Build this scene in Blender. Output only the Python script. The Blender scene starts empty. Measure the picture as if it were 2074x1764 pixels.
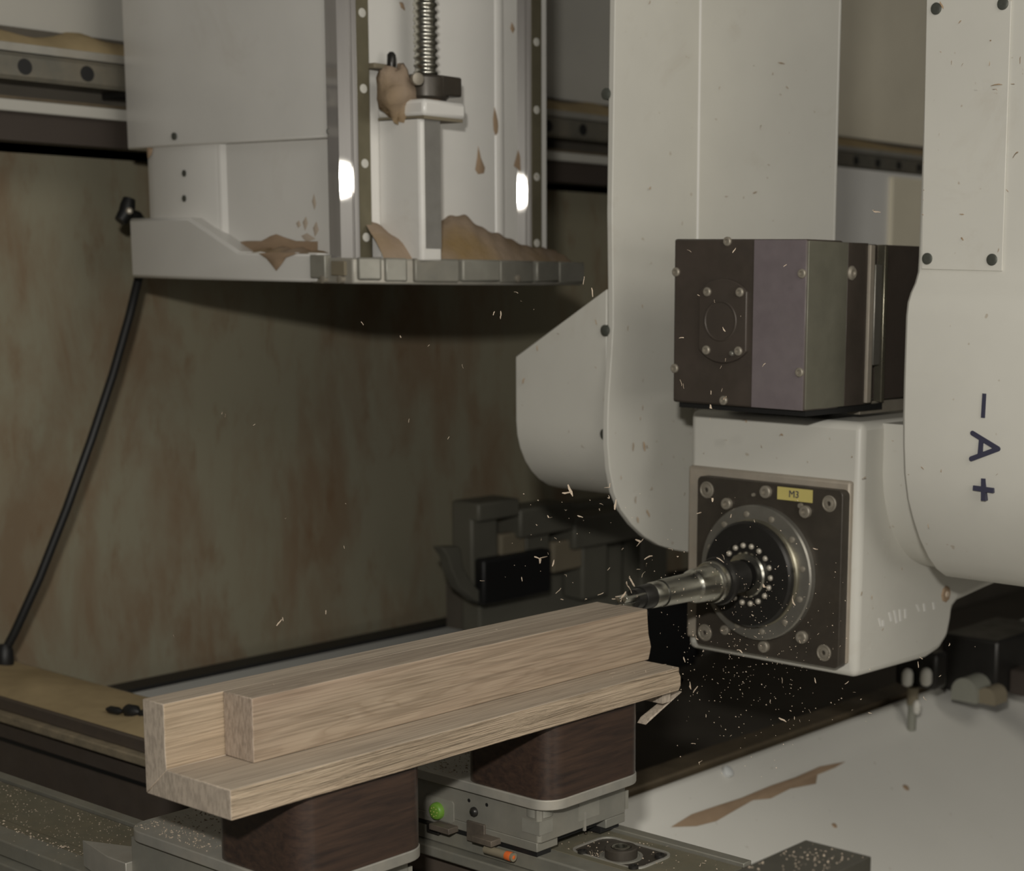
import bpy, math, random
from mathutils import Vector, Matrix
random.seed(7)
R = math.radians
S = bpy.context.scene
COL = S.collection

# ------------------------------------------------------------------ camera
FPX, CX, CY = 3454.0, 1463.0, 1133.0            # focal length and principal point, for a 2074 x 1764 frame
PITCH, ROLL, YAW = R(9.52), R(0.91), R(-37.17)
CAM = Vector((0, 0, 1.5))
FW = Vector((math.sin(YAW) * math.cos(PITCH), math.cos(YAW) * math.cos(PITCH), -math.sin(PITCH)))
_r0 = Vector((math.cos(YAW), -math.sin(YAW), 0)); _u0 = _r0.cross(FW)
RT = _r0 * math.cos(ROLL) + _u0 * math.sin(ROLL); UP = RT.cross(FW)
cd = bpy.data.cameras.new('camera'); cam = bpy.data.objects.new('camera', cd); COL.objects.link(cam)
cam.matrix_world = Matrix((( RT.x, UP.x, -FW.x, CAM.x), (RT.y, UP.y, -FW.y, CAM.y), (RT.z, UP.z, -FW.z, CAM.z), (0, 0, 0, 1)))
cd.sensor_fit = 'HORIZONTAL'; cd.sensor_width = 36; cd.lens = 36 * FPX / 2074
cd.shift_x = -(CX - 1037) / 2074; cd.shift_y = (CY - 882) / 2074
cd.clip_start = 0.05; cd.clip_end = 50
cd.dof.use_dof = True; cd.dof.focus_distance = 1.93; cd.dof.aperture_fstop = 6.0
S.camera = cam

# ------------------------------------------------------------------ light
W = bpy.data.worlds.new('workshop_light'); S.world = W; W.use_nodes = True
W.node_tree.nodes['Background'].inputs[0].default_value = (1.0, 0.93, 0.82, 1)
W.node_tree.nodes['Background'].inputs[1].default_value = 0.03
ld = bpy.data.lights.new('camera_flash', 'AREA'); ld.shape = 'RECTANGLE'; ld.size = 0.075; ld.size_y = 0.05
ld.energy = 26.5; ld.color = (1.0, 0.965, 0.89)
lo = bpy.data.objects.new('camera_flash', ld); COL.objects.link(lo)
lo.matrix_world = cam.matrix_world.copy(); lo.location = CAM + Vector((0, 0, 0.25)) - RT * 0.07 - FW * 0.05
cl_ = bpy.data.lights.new('overhead_fill', 'AREA'); cl_.shape = 'RECTANGLE'; cl_.size = 2.4; cl_.size_y = 1.2; cl_.energy = 30; cl_.color = (1.0, 0.95, 0.85)  # added overhead fill to lift the top faces, no lamp seen there
co = bpy.data.objects.new('overhead_fill', cl_); COL.objects.link(co); co.location = (1.6, 0.9, 3.1)
co.rotation_euler = (Vector((-1.3, 1.9, 1.0)) - co.location).to_track_quat('-Z', 'Y').to_euler()
sl_ = bpy.data.lights.new('side_fill', 'AREA'); sl_.shape = 'RECTANGLE'; sl_.size = 1.2; sl_.size_y = 0.8; sl_.energy = 15; sl_.color = (1.0, 0.96, 0.88)  # added fill from the right to brighten the +X faces, unseen source
so = bpy.data.objects.new('side_fill', sl_); COL.objects.link(so); so.location = (2.2, 0.7, 1.5)
so.rotation_euler = (Vector((-1.3, 1.9, 1.0)) - so.location).to_track_quat('-Z', 'Y').to_euler()
vs = S.view_settings; vs.view_transform = 'Standard'; vs.look = 'None'; vs.exposure = 0; vs.gamma = 1; vs.use_curve_mapping = False

# ------------------------------------------------------------------ helpers
def ray(x, y): return FW + RT * ((x - CX) / FPX) - UP * ((y - CY) / FPX)
def at(x, y, ax, val):                           # the point seen at a pixel, on the plane where coordinate ax equals val
    d = ray(x, y); t = (val - CAM[ax]) / d[ax]; return CAM + d * t
def dep(x, y, t): return CAM + ray(x, y) * t

class MB:
    def __init__(s): s.v = []; s.f = []
    def add(s, vs, fs):
        o = len(s.v); s.v += [Vector(v) for v in vs]; s.f += [tuple(i + o for i in f) for f in fs]; return s
    def box(s, a, b):
        x0, x1 = sorted((a[0], b[0])); y0, y1 = sorted((a[1], b[1])); z0, z1 = sorted((a[2], b[2]))
        return s.add([(x0,y0,z0),(x1,y0,z0),(x1,y1,z0),(x0,y1,z0),(x0,y0,z1),(x1,y0,z1),(x1,y1,z1),(x0,y1,z1)],
                     [(0,3,2,1),(4,5,6,7),(0,1,5,4),(1,2,6,5),(2,3,7,6),(3,0,4,7)])
    def prism(s, prof, ax, a, b):                # prof: 2D points in the other two axes (cyclic order kept), extruded along ax
        def P(p, h):
            return {0: (h, p[0], p[1]), 1: (p[0], h, p[1]), 2: (p[0], p[1], h)}[ax]
        n = len(prof)
        fs = [tuple(range(n - 1, -1, -1)), tuple(range(n, 2 * n))] + [(i, (i + 1) % n, n + (i + 1) % n, n + i) for i in range(n)]
        return s.add([P(p, a) for p in prof] + [P(p, b) for p in prof], fs)
    def lathe(s, c, d, prof, n=32, caps=True):   # prof: (distance along d, radius)
        c = Vector(c); d = Vector(d).normalized()
        e = d.orthogonal().normalized(); g = d.cross(e)
        vs = []; fs = []
        for h, r in prof:
            for k in range(n):
                t = 2 * math.pi * k / n; vs.append(c + d * h + (e * math.cos(t) + g * math.sin(t)) * r)
        for i in range(len(prof) - 1):
            for k in range(n):
                k2 = (k + 1) % n; fs.append((i*n+k, i*n+k2, (i+1)*n+k2, (i+1)*n+k))
        if caps: fs.append(tuple(range(n - 1, -1, -1))); fs.append(tuple((len(prof)-1)*n + k for k in range(n)))
        return s.add(vs, fs)
    def cyl(s, a, b, r, n=20):
        a = Vector(a); b = Vector(b); L = (b - a).length
        return s.lathe(a, b - a, [(0, r), (L, r)], n)
    def tube(s, pts, r, n=10):
        pts = [Vector(p) for p in pts]; vs = []; fs = []
        e = None
        for i, p in enumerate(pts):
            t = (pts[min(i+1, len(pts)-1)] - pts[max(i-1, 0)]).normalized()
            e = t.orthogonal().normalized() if e is None else (e - t * e.dot(t)).normalized()
            g = t.cross(e); rr = r[i] if isinstance(r, (list, tuple)) else r
            for k in range(n):
                a = 2 * math.pi * k / n; vs.append(p + (e * math.cos(a) + g * math.sin(a)) * rr)
        for i in range(len(pts) - 1):
            for k in range(n):
                k2 = (k+1) % n; fs.append((i*n+k, i*n+k2, (i+1)*n+k2, (i+1)*n+k))
        fs.append(tuple(range(n-1, -1, -1))); fs.append(tuple((len(pts)-1)*n+k for k in range(n)))
        return s.add(vs, fs)
    def build(s, name, mat, parent=None, bevel=0, smooth=None, seg=2, kind=None, origin=None, label=None):
        if parent is not None: o0 = Vector(parent['_o'])
        elif origin is not None: o0 = Vector(origin)
        else:
            xs = [v.x for v in s.v]; ys = [v.y for v in s.v]; zs = [v.z for v in s.v]
            o0 = Vector(((min(xs)+max(xs))/2, (min(ys)+max(ys))/2, min(zs)))
        me = bpy.data.meshes.new(name); me.from_pydata([v - o0 for v in s.v], [], s.f); me.validate()
        import bmesh
        bm = bmesh.new(); bm.from_mesh(me); bmesh.ops.recalc_face_normals(bm, faces=bm.faces[:]); bm.to_mesh(me); bm.free()
        if smooth is not None:
            me.shade_smooth(); me.set_sharp_from_angle(angle=R(smooth))
        me.materials.append(mat)
        o = bpy.data.objects.new(name, me); COL.objects.link(o)
        if parent is not None: o.parent = parent
        else: o.location = o0
        o['_o'] = tuple(o0)
        if bevel:
            m = o.modifiers.new('edge', 'BEVEL'); m.width = bevel; m.segments = seg; m.limit_method = 'ANGLE'; m.angle_limit = R(30)
            if smooth is None: me.shade_smooth(); me.set_sharp_from_angle(angle=R(25)); m.harden_normals = False
        if kind: o['kind'] = kind
        if label: o['label'] = label
        return o

def tag(o, label, cat, group=None):
    o['label'] = label; o['category'] = cat
    if group: o['group'] = group
    return o
def thing(name, loc, label, cat, group=None):
    o = bpy.data.objects.new(name, None); COL.objects.link(o); o.location = loc; o.empty_display_size = 0.05
    o['_o'] = tuple(loc); return tag(o, label, cat, group)
def copy_tree(o, parent=None, shift=None):
    c = o.copy(); COL.objects.link(c); c.parent = parent
    if shift is not None: c.location = o.location + Vector(shift)
    for ch in list(o.children): copy_tree(ch, c)
    return c
def arc(cx, cy, r, a0, a1, n=8):
    return [(cx + r*math.cos(R(a0 + (a1-a0)*i/n)), cy + r*math.sin(R(a0 + (a1-a0)*i/n))) for i in range(n + 1)]
def rrect(x0, y0, x1, y1, r, n=5):
    return arc(x1-r, y0+r, r, -90, 0, n) + arc(x1-r, y1-r, r, 0, 90, n) + arc(x0+r, y1-r, r, 90, 180, n) + arc(x0+r, y0+r, r, 180, 270, n)

# ------------------------------------------------------------------ materials
def lin(c):
    return tuple(((v/255)/12.92 if v/255 <= 0.04045 else ((v/255 + 0.055)/1.055)**2.4) for v in c)
class NT:
    def __init__(s, name):
        s.m = bpy.data.materials.new(name); s.m.use_nodes = True; s.t = s.m.node_tree; s.b = s.t.nodes['Principled BSDF']
    def n(s, typ, **k):
        nd = s.t.nodes.new(typ)
        for a, v in k.items():
            if a in ('i',):
                for kk, vv in v.items(): nd.inputs[kk].default_value = vv
            else: setattr(nd, a, v)
        return nd
    def l(s, a, b): s.t.links.new(a, b)
    def coord(s, scale=(1, 1, 1)):
        tc = s.n('ShaderNodeTexCoord'); mp = s.n('ShaderNodeMapping'); mp.inputs['Scale'].default_value = scale
        s.l(tc.outputs['Object'], mp.inputs['Vector']); return mp.outputs['Vector']
    def noise(s, vec, scale, detail=4, rough=0.5, dist=0):
        nd = s.n('ShaderNodeTexNoise'); nd.inputs['Scale'].default_value = scale; nd.inputs['Detail'].default_value = detail
        nd.inputs['Roughness'].default_value = rough; nd.inputs['Distortion'].default_value = dist
        s.l(vec, nd.inputs['Vector']); return nd.outputs['Fac']
    def ramp(s, fac, stops):
        nd = s.n('ShaderNodeValToRGB'); e = nd.color_ramp.elements
        while len(e) < len(stops): e.new(0.5)
        for el, (p, c) in zip(e, stops): el.position = p; el.color = (*c, 1) if len(c) == 3 else c
        s.l(fac, nd.inputs['Fac']); return nd.outputs['Color']
    def mix(s, fac, a, b):
        nd = s.n('ShaderNodeMix', data_type='RGBA')
        for sock, v in ((nd.inputs['Factor'], fac), (nd.inputs['A'], a), (nd.inputs['B'], b)):
            if isinstance(v, (tuple, list)): sock.default_value = (*v, 1)
            elif isinstance(v, (int, float)): sock.default_value = v
            else: s.l(v, sock)
        return nd.outputs['Result']
    def bump(s, h, strength, dist=0.001):
        nd = s.n('ShaderNodeBump'); nd.inputs['Strength'].default_value = strength; nd.inputs['Distance'].default_value = dist
        s.l(h, nd.inputs['Height']); s.l(nd.outputs['Normal'], s.b.inputs['Normal'])
    def set(s, col=None, rough=None, metal=None, spec=None):
        for key, v in (('Base Color', col), ('Roughness', rough), ('Metallic', metal), ('Specular IOR Level', spec)):
            if v is None: continue
            if isinstance(v, tuple): s.b.inputs[key].default_value = (*v, 1)
            elif isinstance(v, (int, float)): s.b.inputs[key].default_value = v
            else: s.l(v, s.b.inputs[key])
        return s.m

def paint(name, col, rough=0.4, dirt=(0.33, 0.25, 0.16), amount=0.35, scale=3.0, specks=True, var=0.06, spec=0.4):
    t = NT(name); v = t.coord()
    n1 = t.noise(v, scale, 5, 0.6)
    base = t.mix(t.ramp(n1, [(0.35, (0, 0, 0)), (0.75, (1, 1, 1))]), tuple(c*(1-var) for c in col), tuple(min(1, c*(1+var)) for c in col))
    n2 = t.noise(v, scale*1.7, 6, 0.7, 0.6)
    f = t.ramp(n2, [(0.60, (0, 0, 0)), (0.80, (amount,)*3)])
    c = t.mix(f, base, dirt)
    if specks:
        n3 = t.noise(v, 70, 2, 0.5)
        c = t.mix(t.ramp(n3, [(0.735, (0, 0, 0)), (0.77, (0.5,)*3)]), c, dirt)
    return t.set(c, rough, 0, spec)
def metal(name, col, rough=0.35, mt=1.0, dust=0.0, dustc=(0.30, 0.24, 0.16), brush=None, noise_scale=40, dthr=0.52):
    t = NT(name); v = t.coord()
    n1 = t.noise(v, noise_scale, 4, 0.6)
    c = t.mix(n1, tuple(c*0.8 for c in col), tuple(min(1, c*1.2) for c in col))
    if dust:
        n2 = t.noise(v, 9, 6, 0.75)
        f = t.ramp(n2, [(dthr-0.10, (dust*0.15,)*3), (dthr+0.12, (dust,)*3)])
        c = t.mix(f, c, dustc)
        inv = t.n('ShaderNodeMath', operation='MULTIPLY_ADD', i={1: -mt, 2: mt}); t.l(f, inv.inputs[0])
        t.set(None, None, inv.outputs[0])
        mt = None
    if brush:
        nb = t.noise(t.coord(brush), 60, 2, 0.5); t.bump(nb, 0.15, 0.0005)
    r = t.ramp(t.noise(v, 14, 4, 0.6), [(0.3, (rough*0.75,)*3), (0.7, (min(1, rough*1.3),)*3)])
    return t.set(c, r, mt)
def plain(name, col, rough=0.5, mt=0.0, spec=0.4, var=0.1, scale=25):
    t = NT(name); n = t.noise(t.coord(), scale, 4, 0.6)
    return t.set(t.mix(n, tuple(c*(1-var) for c in col), tuple(c*(1+var) for c in col)), rough, mt, spec)
def wood(name, light, dark, pink, axis='long', ridges=0.0, seed=0.0, scale=1.0):
    t = NT(name)
    tc = t.n('ShaderNodeTexCoord'); mp = t.n('ShaderNodeMapping')
    mp.inputs['Scale'].default_value = (1.0, 0.055, 1.0) if axis == 'long' else (1, 1, 0.25)
    mp.inputs['Location'].default_value = (seed, seed*0.7, seed*1.3)
    t.l(tc.outputs['Object'], mp.inputs['Vector']); v = mp.outputs['Vector']
    big = t.noise(v, 16*scale, 3, 0.5, 1.2)
    mul = t.n('ShaderNodeMath', operation='MULTIPLY', i={1: 16.0}); t.l(big, mul.inputs[0])
    fr = t.n('ShaderNodeMath', operation='FRACT'); t.l(mul.outputs[0], fr.inputs[0])
    ring = t.ramp(fr.outputs[0], [(0.0, (0.25,)*3), (0.55, (0.0,)*3), (0.90, (0.75,)*3), (1.0, (0.25,)*3)])
    c = t.mix(ring, light, dark)
    tone = t.ramp(t.noise(v, 9*scale, 3, 0.5, 0.5), [(0.42, (0, 0, 0)), (0.68, (0.75,)*3)])
    c = t.mix(tone, c, pink)
    mp2 = t.n('ShaderNodeMapping'); mp2.inputs['Scale'].default_value = (1.0, 0.02, 1.0) if axis == 'long' else (1, 1, 0.3)
    t.l(tc.outputs['Object'], mp2.inputs['Vector'])
    fine = t.noise(mp2.outputs['Vector'], 420 if axis == 'long' else 300, 3, 0.6)
    c = t.mix(t.ramp(fine, [(0.42, (0.0,)*3), (0.64, (0.6,)*3)]), c, tuple(x*0.6 for x in dark))
    if ridges:
        mp3 = t.n('ShaderNodeMapping'); mp3.inputs['Scale'].default_value = (1.0, 0.04, 1.0); t.l(tc.outputs['Object'], mp3.inputs['Vector'])
        rg = t.noise(mp3.outputs['Vector'], 130, 4, 0.6, 1.5); t.bump(rg, ridges, 0.007)
        c = t.mix(t.ramp(rg, [(0.38, (0.3,)*3), (0.47, (0,)*3)]), c, tuple(x*0.55 for x in dark))
    else: t.bump(fine, 0.12, 0.0006)
    return t.set(c, 0.62, 0, 0.25)

WHITE = (0.61, 0.595, 0.54)
M = {}
M['white'] = paint('white_enamel', WHITE, 0.42, amount=0.25)
M['white_gloss'] = paint('glossy_white_enamel', (0.74, 0.725, 0.69), 0.28, amount=0.2, specks=False)
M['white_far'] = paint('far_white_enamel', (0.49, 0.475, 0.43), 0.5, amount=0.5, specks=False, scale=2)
M['cover'] = paint('grey_white_cover', (0.74, 0.725, 0.67), 0.45, dirt=(0.42, 0.37, 0.30), amount=0.3, scale=1.2)
M['letter'] = plain('navy_lettering', (0.045, 0.045, 0.075), 0.5)
M['steel'] = metal('machined_steel', (0.55, 0.54, 0.48), 0.27, 1.0, brush=(1, 1, 1))
M['polish'] = metal('polished_rail_steel', (0.50, 0.48, 0.46), 0.11, 0.45, noise_scale=8)
t = NT('ground_rail_steel'); v = t.coord((6, 6, 0.6)); n = t.noise(v, 10, 3, 0.5)
df = t.n('ShaderNodeBsdfDiffuse'); t.l(t.mix(n, (0.22, 0.205, 0.195), (0.33, 0.315, 0.30)), df.inputs['Color'])
g1 = t.n('ShaderNodeBsdfGlossy', distribution='BECKMANN'); g1.inputs['Color'].default_value = (0.9, 0.88, 0.84, 1); g1.inputs['Roughness'].default_value = 0.055
g2 = t.n('ShaderNodeBsdfGlossy', distribution='BECKMANN'); g2.inputs['Color'].default_value = (0.9, 0.88, 0.84, 1); g2.inputs['Roughness'].default_value = 0.26
m1 = t.n('ShaderNodeMixShader'); m1.inputs[0].default_value = 0.12; t.l(df.outputs[0], m1.inputs[1]); t.l(g1.outputs[0], m1.inputs[2])
m2 = t.n('ShaderNodeMixShader'); m2.inputs[0].default_value = 0.008; t.l(m1.outputs[0], m2.inputs[1]); t.l(g2.outputs[0], m2.inputs[2])
t.l(m2.outputs[0], t.t.nodes['Material Output'].inputs['Surface']); M['polish'] = t.m
M['railtop'] = metal('oily_rail_top', (0.20, 0.18, 0.12), 0.45, 0.5)
M['alu'] = metal('dusty_aluminium', (0.42, 0.41, 0.37), 0.50, 0.55, dust=0.35, dustc=(0.36, 0.30, 0.22))
M['alu_bar'] = metal('anodised_bar_aluminium', (0.26, 0.255, 0.22), 0.50, 0.45, dust=0.45, dustc=(0.24, 0.21, 0.15))
M['alu_groove'] = metal('dull_groove_aluminium', (0.17, 0.16, 0.115), 0.60, 0.3, dust=0.4, dustc=(0.24, 0.19, 0.12))
M['bar_side'] = metal('brown_bar_side', (0.11, 0.09, 0.075), 0.5, 0.2, dust=0.5, dustc=(0.10, 0.075, 0.055))
M['bar_dusty'] = metal('dust_covered_bar', (0.16, 0.14, 0.10), 0.8, 0.1, dust=0.9, dustc=(0.36, 0.29, 0.19), dthr=0.45)
M['phenolic'] = None
t = NT('dark_resin_wood'); v = t.coord((1, 0.12, 1.6)); n = t.noise(v, 90, 5, 0.65, 0.4); n2 = t.noise(t.coord((1, 1, 1)), 12, 4, 0.6)
c = t.mix(t.ramp(n, [(0.35, (0.030, 0.022, 0.019)), (0.62, (0.065, 0.043, 0.034)), (0.8, (0.13, 0.075, 0.05))]), (0.04, 0.028, 0.024), (0.075, 0.05, 0.04))
c = t.mix(t.ramp(n, [(0.35, (0,)*3), (0.75, (1,)*3)]), t.mix(n2, (0.023, 0.016, 0.0145), (0.040, 0.027, 0.022)), (0.072, 0.043, 0.030))
t.bump(n, 0.06, 0.0006); M['phenolic'] = t.set(c, 0.31, 0, 0.8)
M['plate_dark'] = metal('dark_browned_plate', (0.055, 0.047, 0.038), 0.42, 0.3, dust=0.3, dustc=(0.10, 0.082, 0.06))
M['plate_frame'] = metal('scuffed_plate_edge', (0.40, 0.36, 0.30), 0.55, 0.3, dust=0.4, dustc=(0.38, 0.30, 0.22))
M['motor'] = metal('dark_brown_motor_face', (0.066, 0.054, 0.044), 0.45, 0.2, dust=0.35, dustc=(0.085, 0.063, 0.052))
M['motor_violet'] = metal('violet_grey_face', (0.185, 0.155, 0.165), 0.5, 0.2, dust=0.3, dustc=(0.20, 0.18, 0.175))  # lighter violet grey than the rest of the motor face
M['motor_side'] = metal('olive_dark_motor_side', (0.16, 0.155, 0.12), 0.42, 0.3, dust=0.3, dustc=(0.13, 0.12, 0.09))
M['black'] = plain('black_rubber', (0.012, 0.012, 0.012), 0.5, spec=0.5)
M['black_steel'] = metal('blackened_steel', (0.035, 0.033, 0.03), 0.35, 0.5)
M['bolt'] = metal('bolt_steel', (0.30, 0.27, 0.22), 0.4, 0.35)
M['ball'] = plain('painted_glint_balls', (0.46, 0.42, 0.35), 0.3, 0.2, 0.6)  # pale base colour carries the glints on the balls
M['bolt_dark'] = plain('dark_screw', (0.10, 0.105, 0.09), 0.4, 0.4)
M['flange'] = metal('satin_grey_flange', (0.30, 0.285, 0.25), 0.38, 0.7)
M['nose'] = metal('olive_steel_nose', (0.27, 0.25, 0.19), 0.30, 0.8)
M['green'] = plain('green_plastic', (0.13, 0.27, 0.035), 0.4, var=0.05)
M['orange'] = plain('orange_plastic', (0.62, 0.13, 0.03), 0.35)
M['yellow'] = plain('yellow_label', (0.55, 0.47, 0.16), 0.6)
M['brown_steel'] = metal('brown_lever_steel', (0.10, 0.085, 0.07), 0.5, 0.3, dust=0.5, dustc=(0.20, 0.16, 0.12))
M['cast'] = metal('cast_aluminium', (0.235, 0.23, 0.20), 0.55, 0.3, dust=0.25, dustc=(0.28, 0.24, 0.18))
M['cast_light'] = metal('milled_aluminium', (0.30, 0.29, 0.25), 0.5, 0.3)
M['dust'] = None
t = NT('sawdust'); n = t.noise(t.coord(), 60, 6, 0.7); n2 = t.noise(t.coord(), 7, 3, 0.5)
c = t.mix(t.ramp(n2, [(0.45, (0,)*3), (0.7, (1,)*3)]), (0.34, 0.26, 0.19), (0.27, 0.185, 0.085))
t.bump(n, 0.6, 0.004); M['dust'] = t.set(c, 0.95, 0, 0.05)
M['dust_tan'] = plain('tan_dust', (0.43, 0.335, 0.195), 0.95, spec=0.05, var=0.2)
M['crumb'] = plain('sawdust_crumb', (0.42, 0.345, 0.265), 0.95, spec=0.05, var=0.2)
M['stain'] = plain('caked_brown_dust', (0.34, 0.245, 0.165), 0.95, spec=0.05, var=0.2)
M['chip'] = plain('pale_wood_chip', (0.52, 0.425, 0.33), 0.8, spec=0.1, var=0.25)
M['chip_brown'] = plain('brown_wood_chip', (0.36, 0.26, 0.17), 0.8, spec=0.1, var=0.3)
M['bed'] = plain('dark_machine_bed', (0.11, 0.098, 0.08), 0.7, spec=0.2, var=0.3, scale=6)
M['bed_brown'] = metal('brown_bed_edge', (0.09, 0.07, 0.045), 0.6, 0.1, dust=0.5, dustc=(0.16, 0.12, 0.07))
M['bluegrey'] = plain('blue_grey_paint', (0.62, 0.635, 0.63), 0.5, var=0.05)
M['greybox'] = plain('grey_green_paint', (0.25, 0.25, 0.21), 0.5, var=0.08)
M['mag'] = plain('dark_green_grey_steel', (0.13, 0.125, 0.10), 0.5, 0.1, var=0.25, scale=8)
M['mag_brown'] = plain('dusty_olive_steel', (0.21, 0.18, 0.125), 0.7, var=0.2, scale=8)
M['beam_brown'] = plain('dark_brown_beam', (0.055, 0.043, 0.035), 0.7, var=0.2, scale=4)  # dark brown of the lower beam face and the brown rail
M['floor'] = plain('grey_workshop_floor', (0.32, 0.30, 0.26), 0.8, var=0.2, scale=4)
M['wall'] = plain('workshop_wall', (0.30, 0.28, 0.23), 0.8, var=0.05, scale=2)
t = NT('rust_mottled_sheet'); v = t.coord((1, 2.0, 0.7))
a = t.noise(v, 3.4, 6, 0.66, 0.3); b = t.noise(v, 10, 5, 0.65, 0.2); d = t.noise(v, 1.3, 2, 0.5)
c = t.mix(d, (0.262, 0.235, 0.158), (0.30, 0.281, 0.212))
c = t.mix(t.ramp(a, [(0.46, (0,)*3), (0.64, (0.8,)*3)]), c, (0.228, 0.16, 0.10))
c = t.mix(t.ramp(b, [(0.56, (0,)*3), (0.74, (0.7,)*3)]), c, (0.20, 0.125, 0.07))
M['rust'] = t.set(c, 0.75, 0, 0.15)
M['wood_base'] = wood('sawn_oak_base', (0.50, 0.405, 0.295), (0.37, 0.285, 0.195), (0.43, 0.33, 0.24), ridges=0.9, seed=0.3)
M['wood_back'] = wood('oak_back_board', (0.45, 0.36, 0.26), (0.35, 0.27, 0.18), (0.42, 0.32, 0.225), ridges=0.4, seed=2.1)
M['wood_block'] = wood('planed_oak_block', (0.375, 0.298, 0.218), (0.275, 0.208, 0.145), (0.345, 0.238, 0.178), seed=5.2)
M['wood_top'] = wood('planed_oak_top', (0.50, 0.42, 0.33), (0.39, 0.32, 0.25), (0.45, 0.37, 0.29), seed=7.4)
M['wood_top2'] = wood('grey_planed_oak_top', (0.43, 0.355, 0.275), (0.31, 0.25, 0.195), (0.38, 0.31, 0.24), seed=9.1)
M['wood_end'] = wood('oak_end_grain', (0.46, 0.39, 0.315), (0.39, 0.33, 0.265), (0.43, 0.36, 0.29), axis='end', seed=1.0, scale=0.7)
M['wood_end2'] = wood('dark_oak_end_grain', (0.40, 0.325, 0.26), (0.31, 0.245, 0.19), (0.36, 0.28, 0.225), axis='end', seed=4.0, scale=0.7)

# ================================================================== setting
fl = MB().box((-6, -1, -0.05), (3, 9, 0)).build('floor', M['floor']); fl['kind'] = 'structure'
wb = MB().box((-3.6, -1, 0), (-3.5, 9, 3.2)).build('wall_back', M['wall']); wb['kind'] = 'structure'

# ------------------------------------------------------------------ rear gantry beam, runs along Y
BX = -2.6750; Y0, Y1 = 0.7, 7.0
gb = thing('gantry_beam', (BX, 3.0, 1.6926), 'white gantry beam with dusty guide rail above the rust mottled panel', 'gantry beam')
MB().box((-3.1565, Y0, 1.6969), (-2.7231, Y1, 1.8852)).build('beam_core', M['bed'], gb)
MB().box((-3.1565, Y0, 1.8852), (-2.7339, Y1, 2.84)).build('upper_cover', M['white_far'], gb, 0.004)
MB().box((-2.7450, 3.35, 1.8860), (-2.7290, Y1, 2.84)).build('cream_cover', paint('cream_cover', (0.86, 0.80, 0.65), 0.5, amount=0.1, specks=False), gb, 0.003)
MB().box((-2.7392, Y0, 1.8360), (-2.6429, Y1, 1.8499)).build('ledge_strip', M['alu'], gb, 0.001)
rail = MB().prism([(-2.7231, 1.7910), (-2.6386, 1.7910), (-2.6343, 1.7975), (-2.6343, 1.8274), (-2.6386, 1.8338), (-2.7231, 1.8338)], 1, Y0, Y1).build('guide_rail', metal('grey_guide_rail', (0.16, 0.155, 0.13), 0.42, 0.35, dust=0.3), gb)
y = 1.5836 - 0.1124 * 7
h0 = None
while y < 4.7:
    hb = MB().lathe((-2.6359, y, 1.8124), (1, 0, 0), [(0, 0.0128), (0.0021, 0.0128)], 20).build('bolt_hole', M['black'], rail, smooth=30)
    y += 0.1124
MB().box((-2.7231, 1.7780, 1.7803), (-2.6236, 1.9300, 1.8445)).build('rail_carriage', M['black_steel'], gb, 0.003)
MB().box((-2.7231, Y0, 1.7611), (-2.6515, Y1, 1.7664)).build('lower_lip', M['bed_brown'], gb)
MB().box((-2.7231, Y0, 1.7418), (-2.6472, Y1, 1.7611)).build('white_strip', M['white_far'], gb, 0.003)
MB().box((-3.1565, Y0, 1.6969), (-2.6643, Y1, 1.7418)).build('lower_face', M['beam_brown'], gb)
# caked dust lying on the ledge
vs = []; fs = []; N = 240
for i in range(N + 1):
    yy = Y0 + (4.6 - Y0) * i / N
    h = 0.026 + 0.003*math.sin(yy*5.1) + 0.002*math.sin(yy*13.7+1) + 0.011*math.exp(-((yy-1.735)/0.035)**2) + 0.010*math.exp(-((yy-3.0602)/0.06)**2) - 0.006*math.exp(-((yy-1.65)/0.04)**2)
    vs += [(-2.7349, yy, 1.8499), (-2.7349, yy, 1.8531+h), (-2.7178, yy, 1.8510+h), (-2.6804, yy, 1.8504+h*0.62), (-2.6515, yy, 1.8499)]
for i in range(N):
    for k in range(4): fs.append((i*5+k, i*5+k+1, i*5+k+6, i*5+k+5))
d_ = MB().add(vs, fs).build('sawdust_ridge', M['dust_tan'], gb, smooth=60, kind='stuff')

# ------------------------------------------------------------------ mottled panel under the beam
pn = MB().box((-2.90, 0.7, 0.70), (-2.86, 3.62, 1.69)).build('back_panel', M['rust']); tag(pn, 'olive sheet panel mottled with brown rust under the gantry beam', 'panel')
wz = at(1780, 346, 0, -2.5).z; wy = at(1800, 400, 0, -2.5).y
wp = thing('white_cabinet', (-2.56, 4.6, 0.5), 'pale grey cabinet with cream door in the gap beside the lettered arm', 'cabinet')
MB().box((-2.60, 3.62, 0.502), (-2.52, 6.1, 1.2)).build('plinth', M['bed'], wp)
MB().box((-2.615, 3.58, 1.2), (-2.50, 6.2, wz)).build('body', paint('pale_grey_cabinet', (0.80, 0.79, 0.76), 0.4, amount=0.1, specks=False), wp, 0.005)
MB().box((-2.505, wy, 1.22), (-2.488, 6.15, wz - 0.012)).build('door', paint('cream_door', (0.84, 0.78, 0.62), 0.5, amount=0.1, specks=False), wp, 0.004)

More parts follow.
